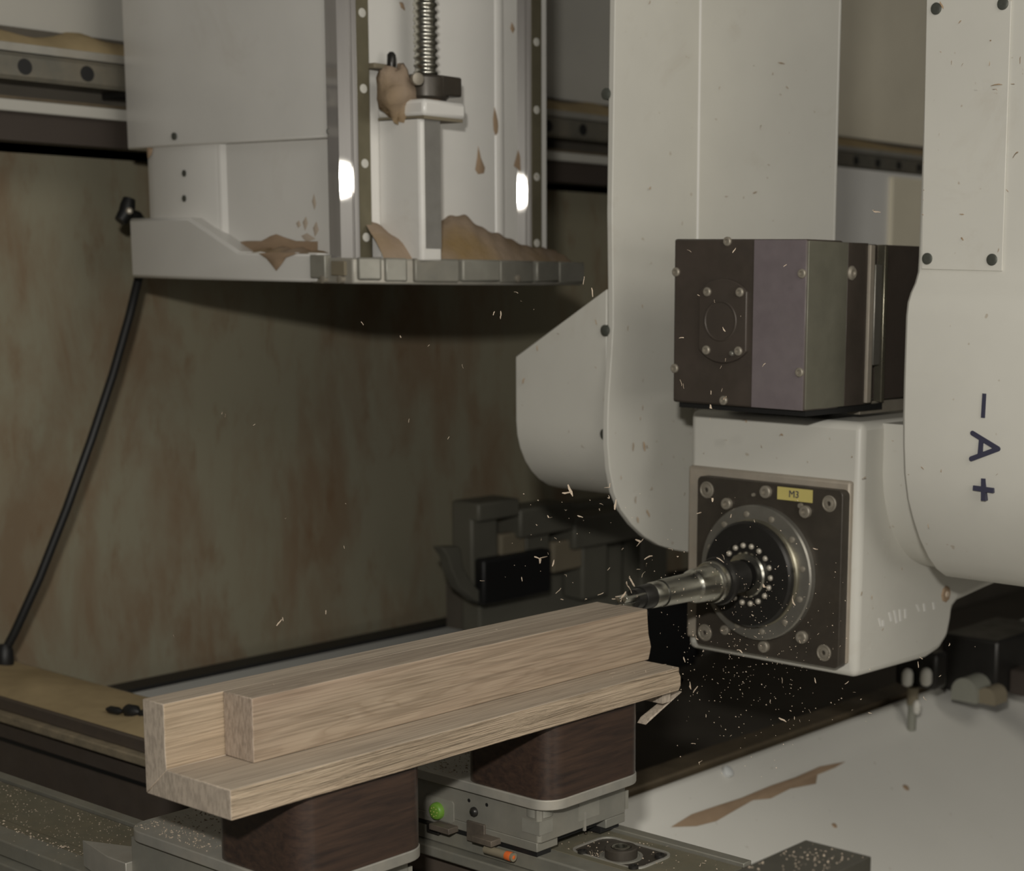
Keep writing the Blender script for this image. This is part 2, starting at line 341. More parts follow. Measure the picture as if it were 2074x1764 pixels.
# ------------------------------------------------------------------ machine bed
bd = thing('machine_bed', (-2.0, 2.0, 0), 'dark machine bed under the support bars and machining head', 'machine bed')
MB().box((-2.71, 0.3, 0.0), (-1.66, 7.0, 0.50)).build('base', M['bed'], bd)
MB().box((-2.715, 1.56, 0.45), (-2.66, 3.40, 0.742)).build('dark_gap', M['black'], bd)
MB().box((-2.655, 1.575, 0.5), (-2.455, 2.95, 0.724)).build('top_support', M['bed'], bd)
MB().box((-2.655, 1.575, 0.724), (-2.45, 2.95, 0.737)).build('blue_grey_top', M['bluegrey'], bd, 0.003)
MB().box((-2.66, 0.5, 0.5), (-2.4, 1.565, 0.618)).build('bar_support', M['bed'], bd)
MB().box((-1.80, 0.5, 0.5), (-1.668, 1.565, 0.618)).build('bar_support', M['bed'], bd)
MB().box((-1.725, 1.57, 0.5), (-1.668, 4.4, 0.70)).build('edge_rail', M['bed_brown'], bd, 0.004)
# scraps of dust on the edge rail
cv = thing('bed_cover', (-1.4, 2.6, 0), 'sloping grey white sheet cover with a long brown dust stain', 'cover')
xe, xf, zc = -1.652, -1.587, 0.70; zf = 0.657
prof = [(xe, 0.0), (xe, zc-0.02)] + arc(xe+0.014, zc-0.014, 0.014, 180, 90, 4) + [(xe+0.024, zc-0.004), (xf-0.012, zf+0.007), (xf+0.012, zf-0.009), (-0.86, 0.13), (-0.80, 0.05), (-0.80, 0.0)]
MB().prism(prof, 1, 1.60, 4.4).build('sheet', M['cover'], cv, smooth=40)
def blob(mbx, pts, lift, n, hgt):                 # a low caked layer over an outline on a surface
    c = sum((Vector(p) for p in pts), Vector()) / len(pts); k = len(pts)
    vs = [Vector(p) for p in pts] + [c + (Vector(p) - c) * 0.62 + n * hgt for p in pts] + [c + n * hgt * 1.2]
    fs = [(i, (i+1) % k, k + (i+1) % k, k + i) for i in range(k)] + [(k + i, k + (i+1) % k, 2*k) for i in range(k)]
    return mbx.add([v + n * lift for v in vs], fs)
def on_slope(px, py):
    for a, b in (((xf+0.012, zf-0.009), (-0.86, 0.13)), ((xe+0.024, zc-0.004), (xf, zf))):
        a = Vector((a[0], 0, a[1])); b = Vector((b[0], 0, b[1])); nn = Vector((-(b.z-a.z), 0, b.x-a.x)).normalized()
        d = ray(px, py); t = (a - CAM).dot(nn) / d.dot(nn); p = CAM + d*t
        if p.x > a.x: break
    return p, nn
pts = [on_slope(*p)[0] for p in ((1358,1676),(1400,1650),(1450,1633),(1500,1617),(1560,1592),(1610,1575),(1660,1553),(1712,1543),(1690,1556),(1655,1570),(1652,1588),(1600,1598),(1560,1618),(1520,1622),(1480,1640),(1452,1652),(1450,1664),(1410,1674))]
blob(MB(), pts, 0.0012, Vector((0.6, 0, 0.8)), 0.0015).build('dust_stain', M['stain'], cv, smooth=50)
for (px, py, r) in ((1835, 1595, 8), (1690, 1672, 6)):
    p, nn = on_slope(px, py)
    MB().lathe(p, nn, [(0, r*0.0009), (0.002, r*0.0006)], 10).build('dust_spot', M['stain'], cv)
p, nn = on_slope(1472, 1565)
MB().lathe(p, nn, [(0, 0.010), (0.006, 0.010), (0.009, 0.006)], 16).build('cover_screw', M['bluegrey'], cv, smooth=40)

# positioning stop standing at the edge of the cover
q = on_slope(1846, 1478)[0]
st = thing('positioning_stop', q, 'small pin stop with two pale knobs on the cover edge below the spindle body', 'stop')
MB().cyl(q, q + Vector((0, 0, 0.05)), 0.0085, 14).build('pin', M['greybox'], st, smooth=30)
MB().cyl(q + Vector((0, 0, 0.05)), q + Vector((0, 0, 0.082)), 0.011, 14).build('sleeve', M['mag_brown'], st, smooth=30)
MB().box(q + Vector((-0.045, 0.006, 0.08)), q + Vector((0.045, 0.05, 0.150))).build('block', M['black_steel'], st, 0.008)
for (px, py) in ((1838, 1372), (1876, 1371)):
    c = at(px, py, 1, q.y - 0.012)
    MB().lathe(c + Vector((0, 0, -0.017)), (0, 0, 1), [(0, 0.004), (0.003, 0.009), (0.009, 0.011), (0.024, 0.011), (0.031, 0.008), (0.034, 0.003)], 14).build('knob', M['white'], st, smooth=50)
c = at(1857, 1433, 1, q.y - 0.02)
MB().lathe(c + Vector((0, 0, -0.012)), (0, 0, 1), [(0, 0.004), (0.006, 0.0075), (0.02, 0.0075), (0.026, 0.003)], 12).build('small_knob', M['white'], st, smooth=50)

# dark carriage and grey guard beyond the bed cover
rc = thing('rear_carriage', at(1960, 1400, 2, zc), 'dark carriage with a grey guard behind the right end of the spindle body', 'carriage')
b0 = at(1903, 1395, 2, zc); yy = b0.y
b1 = at(2022, 1300, 1, yy)
MB().box((b0.x, yy, zc), (b1.x, yy + 0.22, b1.z)).build('block', M['black_steel'], rc, 0.006)
c0 = at(1958, 1392, 1, yy - 0.05)
MB().prism([(c0.x - 0.028, zc)] + arc(c0.x, zc + 0.018, 0.028, 180, 0, 10) + [(c0.x + 0.028, zc)], 1, yy - 0.06, yy - 0.002).build('rounded_guide', M['greybox'], rc, smooth=40)
c1 = at(2003, 1388, 1, yy - 0.04)
MB().prism([(c1.x - 0.02, zc)] + arc(c1.x, zc + 0.012, 0.02, 180, 0, 8) + [(c1.x + 0.02, zc)], 1, yy - 0.05, yy - 0.002).build('brown_guide', M['mag_brown'], rc, smooth=40)
g = [at(1978, 1282, 1, yy + 0.23), at(2120, 1240, 1, yy + 0.5), at(2120, 1345, 1, yy + 0.5), at(2028, 1330, 1, yy + 0.23)]
g[2].z = max(g[2].z, zc + 0.012); g[3].z = max(g[3].z, zc + 0.012)
gm = MB(); gm.add([*g, *[p + Vector((0, 0.03, 0)) for p in g]], [(0,1,2,3), (7,6,5,4), (0,4,5,1), (1,5,6,2), (2,6,7,3), (3,7,4,0)])
gm.build('grey_guard', M['greybox'], rc)
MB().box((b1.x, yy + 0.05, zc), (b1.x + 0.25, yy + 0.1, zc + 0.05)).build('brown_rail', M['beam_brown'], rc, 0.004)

# ------------------------------------------------------------------ support bars (run along X)
def bar_profile(yf, yb, zt):
    zl = zt - 0.118
    return [(yb, zl), (yb, zt), (yb-0.016, zt), (yb-0.018, zt-0.005), (yb-0.100, zt-0.005), (yb-0.102, zt-0.003), (yf+0.036, zt-0.003), (yf+0.034, zt),
            (yf+0.002, zt), (yf, zt-0.003), (yf, zt-0.018), (yf-0.012, zt-0.020), (yf-0.014, zt-0.032), (yf+0.006, zt-0.034), (yf+0.006, zl)]
ZB = 0.82
def make_bar(yf, yb, xa, xb, label):
    b = thing('support_bar', ((xa+xb)/2, (yf+yb)/2, ZB-0.20), label, 'support bar', 'bars carrying the clamping blocks')
    MB().prism([(yb, ZB-0.20), (yb, ZB-0.006), (yf+0.008, ZB-0.006), (yf+0.008, ZB-0.20)], 0, xa, xb).build('side_wall', M['bar_side'], b)
    MB().box((xa, yb-0.0145, ZB-0.006), (xb, yb+0.001, ZB)).build('rear_rim', M['alu_bar'], b, 0.001)
    MB().box((xa, yb-0.100, ZB-0.006), (xb, yb-0.018, ZB-0.0035)).build('top_channel', M['alu_groove'], b)
    MB().box((xa, yf+0.034, ZB-0.006), (xb, yb-0.103, ZB-0.002)).build('middle_strip', M['alu_groove'], b, 0.0008)
    MB().box((xa, yf, ZB-0.020), (xb, yf+0.031, ZB)).build('front_rim', M['alu_bar'], b, 0.002)
    MB().box((xa, yf-0.014, ZB-0.034), (xb, yf+0.008, ZB-0.0205)).build('front_ledge', M['alu_bar'], b, 0.002)
    MB().box((xa, yf+0.005, ZB-0.074), (xb, yf+0.008, ZB-0.069)).build('seam_line', M['black'], b)
    return b
barL = make_bar(1.036, 1.186, -2.62, -0.72, 'aluminium support bar under the front clamping block, strewn with sawdust')
barR = make_bar(1.402, 1.553, -1.66, -1.128, 'aluminium support bar end with bearing pocket under the rear clamping block')
# left stretch of the rear bar, thick with tan dust
barD = make_bar(1.402, 1.553, -2.742, -1.665, 'tan dust covered support bar along the foot of the mottled panel')
for ch in barD.children:
    if ch.name.split('.')[0] == 'front_rim': ch.data.materials.clear(); ch.data.materials.append(M['bar_side'])
    if ch.name.split('.')[0] in ('top_channel', 'rear_rim', 'front_ledge', 'middle_strip'):
        ch.data.materials.clear(); ch.data.materials.append(M['bar_dusty'])
vs = []; fs = []; N = 90
for i in range(N + 1):
    x = -2.74 + 1.05 * i / N
    for k in range(9):
        yy = 1.408 + 0.142 * k / 8
        h = 0.010*math.sin(math.pi*k/8) * (0.75 + 0.35*math.sin(x*17) + 0.25*math.sin(x*41 + k))
        vs.append((x, yy, ZB + 0.0003 + max(0.0, h)))
for i in range(N):
    for k in range(8): fs.append((i*9+k, i*9+k+1, i*9+k+10, i*9+k+9))
MB().add(vs, fs).build('dust_layer', M['dust_tan'], barD, smooth=60, kind='stuff')
# dark scrap lying in that dust
c = at(262, 1443, 2, ZB + 0.010)
sc = MB()
for (dx, dy, dz, r) in ((-0.03, -0.01, 0, 0.006), (0.0, 0.0, 0.002, 0.010), (0.03, 0.006, 0, 0.008)):
    sc.lathe(c + Vector((dx-0.014, dy, dz)), (1, 0.2, 0), [(0, r*0.4), (0.008, r), (0.024, r), (0.032, r*0.3)], 10)
o = sc.build('offcut_scrap', M['black'], smooth=40); tag(o, 'dark scrap lying in the tan dust on the bar beside the timber', 'scrap')

# bearing pocket in the rear bar end
pk = [at(px, py, 2, ZB - 0.004) for px, py in ((1155, 1724), (1231, 1696), (1360, 1734), (1289, 1763))]
x0, x1 = (pk[0].x+pk[1].x)/2, (pk[2].x+pk[3].x)/2; y0_, y1_ = (pk[0].y+pk[3].y)/2, (pk[1].y+pk[2].y)/2
pm = MB()
pr_ = rrect(x0, y0_, x1, y1_, 0.014, 4)
pm.prism(pr_, 2, ZB-0.0036, ZB-0.003)
pm.build('pocket_plate', M['plate_dark'], barR)
rim = MB(); o_ = rrect(x0-0.003, y0_-0.003, x1+0.003, y1_+0.003, 0.016, 4); n_ = len(o_)
rim.add([(a, b, ZB-0.0015) for a, b in o_] + [(a, b, ZB-0.0015) for a, b in pr_] + [(a, b, ZB-0.0036) for a, b in pr_] + [(a, b, ZB-0.0036) for a, b in o_],
        [(i, (i+1) % n_, n_+(i+1) % n_, n_+i) for i in range(n_)] + [(n_+i, n_+(i+1) % n_, 2*n_+(i+1) % n_, 2*n_+i) for i in range(n_)] + [(i, (i+1) % n_, 3*n_+(i+1) % n_, 3*n_+i) for i in range(n_)])
rim.build('pocket_rim', M['alu'], barR, smooth=30)
bc = at(1258, 1735, 2, ZB - 0.003)
MB().lathe(bc, (0, 0, 1), [(0, 0.026), (0.0012, 0.026), (0.0012, 0.0225), (0.0005, 0.0225)], 28).build('washer', M['cast'], barR, smooth=30)
bl = MB().lathe(bc, (0, 0, 1), [(0, 0.0195), (0.011, 0.0195), (0.0125, 0.018), (0.0125, 0.0125), (0.010, 0.0115)], 32, caps=False).build('bearing_ring', M['plate_dark'], barR, smooth=30)
MB().lathe(bc + Vector((0, 0, 0.001)), (0, 0, 1), [(0.0, 0.0112), (0.0118, 0.0112), (0.0122, 0.0105), (0.0122, 0.0078), (0.003, 0.0075)], 28, caps=False).build('inner_race', M['steel'], bl, smooth=30)
MB().lathe(bc, (0, 0, 1), [(0.0, 0.0075), (0.003, 0.0075)], 20).build('bore', M['black'], bl)
for (px, py) in ((1336, 1737), (1283, 1760), (1180, 1729)):
    c = at(px, py, 2, ZB - 0.003)
    MB().lathe(c, (0, 0, 1), [(0, 0.006), (0.004, 0.006), (0.0045, 0.005), (0.0045, 0.003), (0.0015, 0.003)], 14).build('pocket_screw', M['black_steel'], barR, smooth=30)

# crumbs of sawdust strewn over the bars
def crumbs(name, n, f, size, mat, parent):
    m = MB()
    for _ in range(n):
        p = Vector(f()); s = size * random.choice((0.5, 0.7, 1, 1, 1.4))
        a = random.uniform(0, 6.28); e = Vector((math.cos(a), math.sin(a), 0)) * s; g = Vector((-math.sin(a), math.cos(a), 0)) * s * random.uniform(0.35, 0.9)
        m.add([p - e, p + g, p + e*0.9, p - g*0.8, p + Vector((0, 0, s*0.8))], [(0,1,4), (1,2,4), (2,3,4), (3,0,4)])
    return m.build(name, mat, parent, kind='stuff')
def bar_spot():
    x = -2.35 + 0.8*random.random()**0.7
    y = random.choice((1.036 + 0.034*random.random(), 1.088 + 0.08*random.random(), 1.088 + 0.08*random.random(), 1.088 + 0.08*random.random()))
    return (x, y, ZB - (0.001 if y < 1.071 else 0.004))
crumbs('sawdust_crumbs', 1500, bar_spot, 0.0013, M['crumb'], barL)
crumbs('sawdust_crumbs', 260, lambda: (random.uniform(-2.4, -1.6), 1.068 + random.gauss(0, 0.004), ZB), 0.0016, M['crumb'], barL)
def pocket_spot():
    if random.random() < 0.55: return (random.gauss(bc.x - 0.02, 0.012), random.gauss(bc.y - 0.012, 0.01), ZB - 0.0032)
    return (random.uniform(-1.36, -1.14), random.uniform(1.41, 1.53), ZB - 0.003)
crumbs('sawdust_crumbs', 260, pocket_spot, 0.0011, M['crumb'], barR)

# dark end block at the bottom of the frame
ea = at(1632, 1700, 2, 1.0); eb = at(1770, 1732, 2, 1.0)
eb_ = thing('end_block', ((ea.x+eb.x)/2, ea.y-0.09, ZB), 'dark olive block with wood crumbs on top at the lower edge', 'end block')
MB().box((ea.x, ea.y-0.18, ZB), (eb.x, ea.y, 1.0)).build('body', metal('dark_olive_block', (0.06, 0.056, 0.044), 0.55, 0.2), eb_, 0.0015)
crumbs('sawdust_crumbs', 110, lambda: (random.uniform(ea.x+0.004, eb.x-0.004), ea.y - 0.004 - 0.10*random.random(), 1.0003), 0.0010, M['crumb'], eb_)

# ------------------------------------------------------------------ clamping blocks
XF = -1.302
def make_pod():
    ya, yb = 1.394, 1.564
    p = thing('clamping_block', (-1.40, 1.48, ZB), 'rear dark resin wood clamping block on grey base with green button', 'clamping block', 'clamping blocks under the timber')
    MB().prism(rrect(XF-0.145, ya, XF, yb, 0.026, 7), 2, 0.893, 0.9858).build('resin_block', M['phenolic'], p, smooth=35)
    MB().prism(rrect(XF-0.30, ya-0.003, XF+0.002, yb+0.002, 0.03, 7), 2, 0.8805, 0.893).build('flange_plate', M['alu'], p, 0.0012, smooth=35)
    xb = XF - 0.020; y2 = yb - 0.012
    body = MB().prism([(XF-0.295, ya+0.004), (xb-0.004, ya+0.004), (xb, ya+0.008), (xb, y2), (XF-0.295, y2)], 2, 0.838, 0.8805).build('base_body', M['cast'], p, 0.001)
    MB().box((XF-0.295, ya+0.004, 0.8265), (xb-0.004, ya+0.040, 0.838)).build('front_foot', M['cast'], p, 0.001)
    MB().box((XF-0.295, y2-0.036, 0.8265), (xb, y2, 0.838)).build('rear_foot', M['cast'], p, 0.001)
    MB().box((XF-0.29, ya+0.006, ZB+0.0003), (xb-0.006, ya+0.03, 0.8265)).build('glide', M['black'], p)
    MB().box((XF-0.29, y2-0.04, ZB+0.0003), (xb-0.006, y2-0.005, 0.8265)).build('glide', M['black'], p)
    MB().box((XF-0.28, ya+0.045, 0.829), (xb-0.012, y2-0.04, 0.838)).build('underside', M['black'], p)
    MB().cyl((xb-0.014, ya+0.019, 0.868), (xb-0.014, ya+0.019, 0.8807), 0.0165, 24).build('corner_boss', M['cast_light'], p, smooth=30)
    yf = ya + 0.004
    # details on the face towards the front, placed from what is seen on that plane
    def F(px, py, d=0.0): return at(px, py, 1, yf - d)
    a = F(864, 1608); b = F(920, 1668)
    MB().prism(rrect(a.x, b.z, b.x, a.z, 0.004, 3), 1, yf-0.0012, yf+0.001).build('button_plate', M['cast_light'], p)
    c = F(889, 1641)
    bt = MB().lathe(c, (0, -1, 0), [(0, 0.0108), (0.005, 0.0108), (0.0075, 0.0098), (0.0085, 0.008)], 28).build('green_button', M['green'], p, smooth=40, label='round green button with small dimples')
    for k in range(9):
        an = 2*math.pi*k/8; r = 0.0056 if k < 8 else 0
        q = c + Vector((r*math.cos(an), -0.0083, r*math.sin(an)))
        MB().lathe(q, (0, -1, 0), [(0, 0.0007), (0.0008, 0.0004)], 6).build('dimple', M['yellow'], bt)
    c = F(961, 1644)
    MB().lathe(c, (0, -1, 0), [(0, 0.0062), (0.002, 0.0061), (0.0045, 0.0042), (0.0055, 0.0015)], 18).build('ball_stud', M['black_steel'], p, smooth=50)
    for q in ((950, 1621), (986, 1630)):
        MB().lathe(F(*q), (0, -1, 0), [(0, 0.0024), (0.0003, 0.0024)], 10).build('small_hole', M['black'], p)
    a = F(948, 1660); b = F(984, 1692)
    MB().box((a.x, yf-0.003, b.z-0.012), (b.x, yf+0.001, a.z)).build('bracket', M['brown_steel'], p, 0.0008)
    for (q0, q1) in (((888, 1668), (928, 1685)), ((973, 1690), (1014, 1710))):
        a = F(*q0); b = F(*q1)
        MB().box((a.x, yf-0.016, b.z), (b.x, yf+0.001, b.z+0.0075)).build('release_lever', M['brown_steel'], p, 0.0008)
    a = F(868, 1662); b = F(892, 1690)
    MB().box((a.x, yf-0.004, b.z), (b.x, yf+0.001, a.z)).build('latch', M['black_steel'], p, 0.0008)
    a = F(985, 1719, 0.006); b = F(1042, 1728, 0.006)
    MB().cyl((a.x, yf-0.007, a.z), (b.x, yf-0.007, a.z), 0.0052, 14).build('sight_tube', M['mag_brown'], p, smooth=30)
    MB().lathe((b.x-0.012, yf-0.007, a.z), (1, 0, 0), [(0, 0.0054), (0.008, 0.0056), (0.0115, 0.004), (0.0125, 0.001)], 16).build('orange_cap', M['orange'], p, smooth=50, label='orange rounded cap')
    a = F(1058, 1656); b = F(1083, 1690)
    MB().box((a.x, yf-0.0008, b.z), (xb+0.0008, yf+0.022, a.z)).build('corner_patch', M['cast_light'], p)
    # face towards the right
    def G(px, py): return at(px, py, 0, xb)
    a = G(1172, 1625); b = G(1213, 1643)
    MB().box((xb-0.002, a.y, b.z-0.004), (xb+0.0007, b.y, a.z)).build('side_patch', M['cast_light'], p)
    a = G(1183, 1645); b = G(1186, 1682)
    MB().box((xb-0.002, a.y, b.z), (xb+0.0009, a.y+0.003, a.z)).build('side_slot', M['alu'], p)
    a = G(1272, 1600); b = G(1291, 1630)
    MB().box((xb-0.002, a.y, b.z), (xb+0.0007, y2, a.z)).build('side_patch', M['cast_light'], p)
    # clamp wedge on the far side
    w = [(XF-0.40, ya+0.01), (XF-0.33, ya-0.004), (XF-0.295, ya-0.004), (XF-0.295, ya+0.05)]
    MB().prism(w, 2, 0.8205, 0.852).build('wedge_foot', M['alu'], p, 0.001)
    crumbs('sawdust_crumbs', 420, lambda: (XF - 0.16 - 0.13*random.random(), ya + 0.006 + 0.15*random.random()**1.3, 0.8931), 0.0013, M['crumb'], p)
    return p
podR = make_pod()
podL = copy_tree(podR, None, (0, -0.358, 0))
podL['label'] = 'front dark resin wood clamping block under the near end of the timber'

# ------------------------------------------------------------------ timber workpiece
def wood_prism(name, prof, y0, y1, mat, endmat, parent, zcut=None, nseg=3, bevel=0.0012, topmat=None):
    # prof in XZ; the far end follows zcut(x, z)
    n = len(prof); vs = []; fs = []
    for j in range(nseg + 1):
        for (x, z) in prof:
            ye = y1 + (zcut(x, z) if zcut else 0)
            vs.append((x, y0 + (ye - y0) * j / nseg, z))
    for j in range(nseg):
        for i in range(n):
            i2 = (i + 1) % n; fs.append((j*n+i, j*n+i2, (j+1)*n+i2, (j+1)*n+i))
    fs.append(tuple(range(n-1, -1, -1))); fs.append(tuple(nseg*n + i for i in range(n)))
    o = MB().add(vs, fs).build(name, mat, parent, bevel)
    o.data.materials.append(endmat)
    if topmat: o.data.materials.append(topmat)
    for pl in o.data.polygons:
        if abs(pl.normal.y) > 0.8: pl.material_index = 1
        elif pl.normal.z > 0.8 and topmat: pl.material_index = 2
    return o
def lineint(p, q, n):
    return [(p[0] + (q[0]-p[0])*i/n, p[1] + (q[1]-p[1])*i/n) for i in range(n)]
tw = thing('timber_workpiece', (-1.36, 1.28, 0.986), 'glued pale oak timber of stepped section clamped on the dark blocks', 'timber')
zb, zl, zt = 0.986, 1.016, 1.0818
xfr, xbk, xin = -1.292, -1.427, -1.3925
base = lineint((xbk, zb), (xfr, zb), 1) + lineint((xfr, zb), (xfr, zl), 5) + [(xfr, zl), (xin, zl)]
wood_prism('base_board', base, 0.9483, 1.619, M['wood_base'], M['wood_end'], tw, lambda x, z: 0.010*math.exp(-((z-0.998)/0.006)**2) if x > -1.3 else 0, topmat=M['wood_top'])
back = [(xbk, zb), (xin, zl)] + lineint((xin, zl), (xin, zt), 3) + [(xin, zt), (xbk, zt)]
wood_prism('back_board', back, 0.9483, 1.617, M['wood_back'], M['wood_end'], tw, topmat=M['wood_top'])
def cut(x, z):
    k = (z - zl) / (zt - zl); return 0.006*math.exp(-((k-0.25)/0.18)**2) - 0.006*max(0, k-0.6)
blk = [(xin+0.0005, zl+0.0003), (-1.346, zl+0.0003)] + lineint((-1.346, zl+0.0003), (-1.346, zt+0.0005), 8)[1:] + [(-1.346, zt+0.0005), (xin+0.0005, zt+0.0005)]
wood_prism('planed_block', blk, 1.0166, 1.6235, M['wood_block'], M['wood_end2'], tw, cut, topmat=M['wood_top2'])
a = at(1380, 1402, 0, -1.30); b = at(1309, 1466, 0, -1.312)
sp = MB(); d = (b - a).normalized(); w_ = Vector((0, 0.005, 0.0045))
sp.add([a, a + w_*0.2, b + w_*1.2, b - w_*0.2, a + Vector((-0.012, 0, 0)), a + w_*0.2 + Vector((-0.012, 0, 0)), b + w_*1.2 + Vector((-0.014, 0, 0)), b - w_*0.2 + Vector((-0.014, 0, 0))],
       [(0,1,2,3), (7,6,5,4), (0,4,5,1), (1,5,6,2), (2,6,7,3), (3,7,4,0)])
sp.box((-1.345, 1.596, 0.972), (-1.30, 1.612, 0.9862))
sp.build('torn_splinter', M['wood_end'], tw, 0.0008, label='slanting strip torn from the underside')

# ------------------------------------------------------------------ vertical drilling unit hanging from the beam
UX, UY = -2.02, 1.727                             # its +X face and its -Y face
un = thing('drilling_unit', (-2.25, 1.95, 1.47), 'white vertical slide unit with two steel rails and a ball screw at the beam', 'machine unit')
MB().prism([(-2.45, 1.745), (-2.33, 1.727), (-2.318, 1.7335), (UX, 1.7335), (UX, 2.16), (-2.45, 2.16)], 2, 1.515, 2.6).build('slide_body', M['white_gloss'], un, 0.004)
MB().prism([(at(299, 350, 1, 1.742).x, 1.80), (at(299, 350, 1, 1.742).x, 1.742), (at(312, 350, 1, 1.730).x, 1.730), (-2.34, 1.7255), (-2.322, 1.731), (-2.322, 1.80)], 2, 1.53, 1.70).build('side_bracket', M['white_gloss'], un, 0.005)
cvp = MB().prism([(at(252, 150, 1, 1.742).x, 1.80), (at(252, 150, 1, 1.742).x, 1.742), (at(290, 150, 1, 1.724).x, 1.724), (at(340, 150, 1, 1.7185).x, 1.7185), (-2.05, 1.7165), (-2.05, 1.7325), (-2.49, 1.7325), (-2.53, 1.80)], 2, 1.6905, 2.6).build('front_cover', M['white_gloss'], un, 0.003)
for px, py in ((354, 276), (669, 266)):
    MB().lathe(at(px, py, 1, 1.7172), (0, -1, 0), [(0, 0.006), (0.0025, 0.006), (0.0035, 0.004), (0.0025, 0.002)], 16).build('cover_screw', M['bolt_dark'], un, smooth=40)
for px, py in ((373, 351), (373, 402)):
    MB().lathe(at(px, py, 1, 1.7262), (0, -1, 0), [(0, 0.0055), (0.0006, 0.0055), (0.0006, 0.0035)], 14).build('screw_hole', M['bolt_dark'], un, smooth=40)
# white foot casting with its sloped shoulder
fa = 1.700; fb = 1.737
A0 = at(267, 570, 1, fb); A1 = at(261, 442, 1, fb); K1 = at(380, 440, 1, fa); S1 = at(482, 509, 1, fa); R1 = at(642, 512, 1, fa); R0 = at(642, 572, 1, fa); K0 = Vector((K1.x, fa, R0.z)); A0.z = R0.z
fr_ = [A0, A1, K1, S1, R1, R0, K0]
vs = [tuple(p) for p in fr_] + [(p.x + (0.03 if i < 2 else 0), 2.12, p.z) for i, p in enumerate(fr_)]
MB().add(vs, [(0, 1, 2, 6), (6, 2, 3, 4, 5), (7, 13, 9, 8), (13, 12, 11, 10, 9), (0, 7, 8, 1), (1, 8, 9, 2), (2, 9, 10, 3), (3, 10, 11, 4), (4, 11, 12, 5), (5, 12, 13, 6), (6, 13, 7, 0)]).build('foot_casting', M['white_gloss'], un, 0.005)
# grey base plate with the blocks along its rim
ol = [(-1.985, 1.702), (-1.950, 1.762), (-1.928, 1.86), (-1.930, 1.96), (-1.955, 2.08), (-2.0, 2.225)]
MB().prism([(-2.083, 1.702)] + ol + [(-2.083, 2.225)], 2, 1.476, 1.514).build('base_plate', M['alu'], un, 0.003)
MB().box((-2.075, 1.696, 1.483), (-2.04, 1.71, 1.518)).build('rim_block', M['cast_light'], un, 0.002)
MB().box((-2.028, 1.6975, 1.488), (-1.998, 1.71, 1.509)).build('rim_recess', M['mag_brown'], un, 0.001)
def ol_at(f):
    f = min(max(f, 0), 0.9999) * (len(ol)-1); i = int(f); u = f - i
    return Vector((ol[i][0]*(1-u) + ol[i+1][0]*u, ol[i][1]*(1-u) + ol[i+1][1]*u, 0))
for (fa_, fb_, d, mat) in ((0.02, 0.12, 0.008, 'cast_light'), (0.135, 0.225, 0.005, 'cast_light'), (0.245, 0.40, 0.007, 'cast'), (0.405, 0.57, 0.010, 'cast_light'), (0.58, 0.74, 0.005, 'cast'), (0.75, 0.86, 0.008, 'cast'), (0.87, 1.0, 0.005, 'cast_light')):
    a = ol_at(fa_); b = ol_at(fb_); t_ = (b-a).normalized(); nn = Vector((t_.y, -t_.x, 0))
    MB().prism([(v.x, v.y) for v in (a - nn*0.006, b - nn*0.006, b + nn*d, a + nn*d)], 2, 1.480 + 0.002*(d > 0.007), 1.515).build('rim_block', M[mat], un, 0.003)
for px in (1060, 690, 655):
    c = ol_at(0.66) + Vector((0.004, 0, 1.487)) if px > 800 else at(px, 566, 1, 1.698)
    MB().lathe(c, (1, 0, 0) if px > 800 else (0, -1, 0), [(-0.004, 0.006), (0.003, 0.006), (0.004, 0.004)], 12).build('rim_bolt', M['bolt'], un, smooth=40)
yr = at(1012, 330, 0, UX).y
MB().cyl((UX-0.010, yr, 1.514), (UX-0.010, yr, 2.6), 0.0145, 32).build('rounded_rib', M['white_gloss'], un, smooth=30)
# two guide rails standing on the +X face, broad polished bevel towards the front
def vrail(tx, ty, y):
    p1 = (UX+0.0150, y+0.0035); L = 0.0256
    def B(f, inset=0.0): return (p1[0] - L*(1-f)*tx - inset*ty, p1[1] - L*(1-f)*ty + inset*tx)
    pr = [(UX-0.03, B(0)[1]+0.002), B(0), B(0.70), B(0.73, 0.0025), B(0.79, 0.0025), B(0.82), B(1), (UX+0.0165, y+0.0055), (UX+0.0165, y+0.029), (UX-0.03, y+0.029)]
    r = MB().prism(pr, 2, 1.510, 2.6).build('guide_rail', M['polish'], un, 0.0003)
    t_ = MB().box((UX+0.0160, y+0.0055, 1.512), (UX+0.0175, y+0.028, 2.6)).build('rail_top', M['railtop'], r)
    z = 1.545
    while z < 2.1:
        MB().lathe((UX+0.0172, y+0.0165, z), (1, 0, 0), [(0, 0.0068), (0.0012, 0.0066), (0.0016, 0.005)], 16).build('rail_bolt', M['white'], r, smooth=40)
        z += 0.108
    return r
vrail(0.655, 0.756, 1.728); vrail(0.725, 0.689, 2.098)
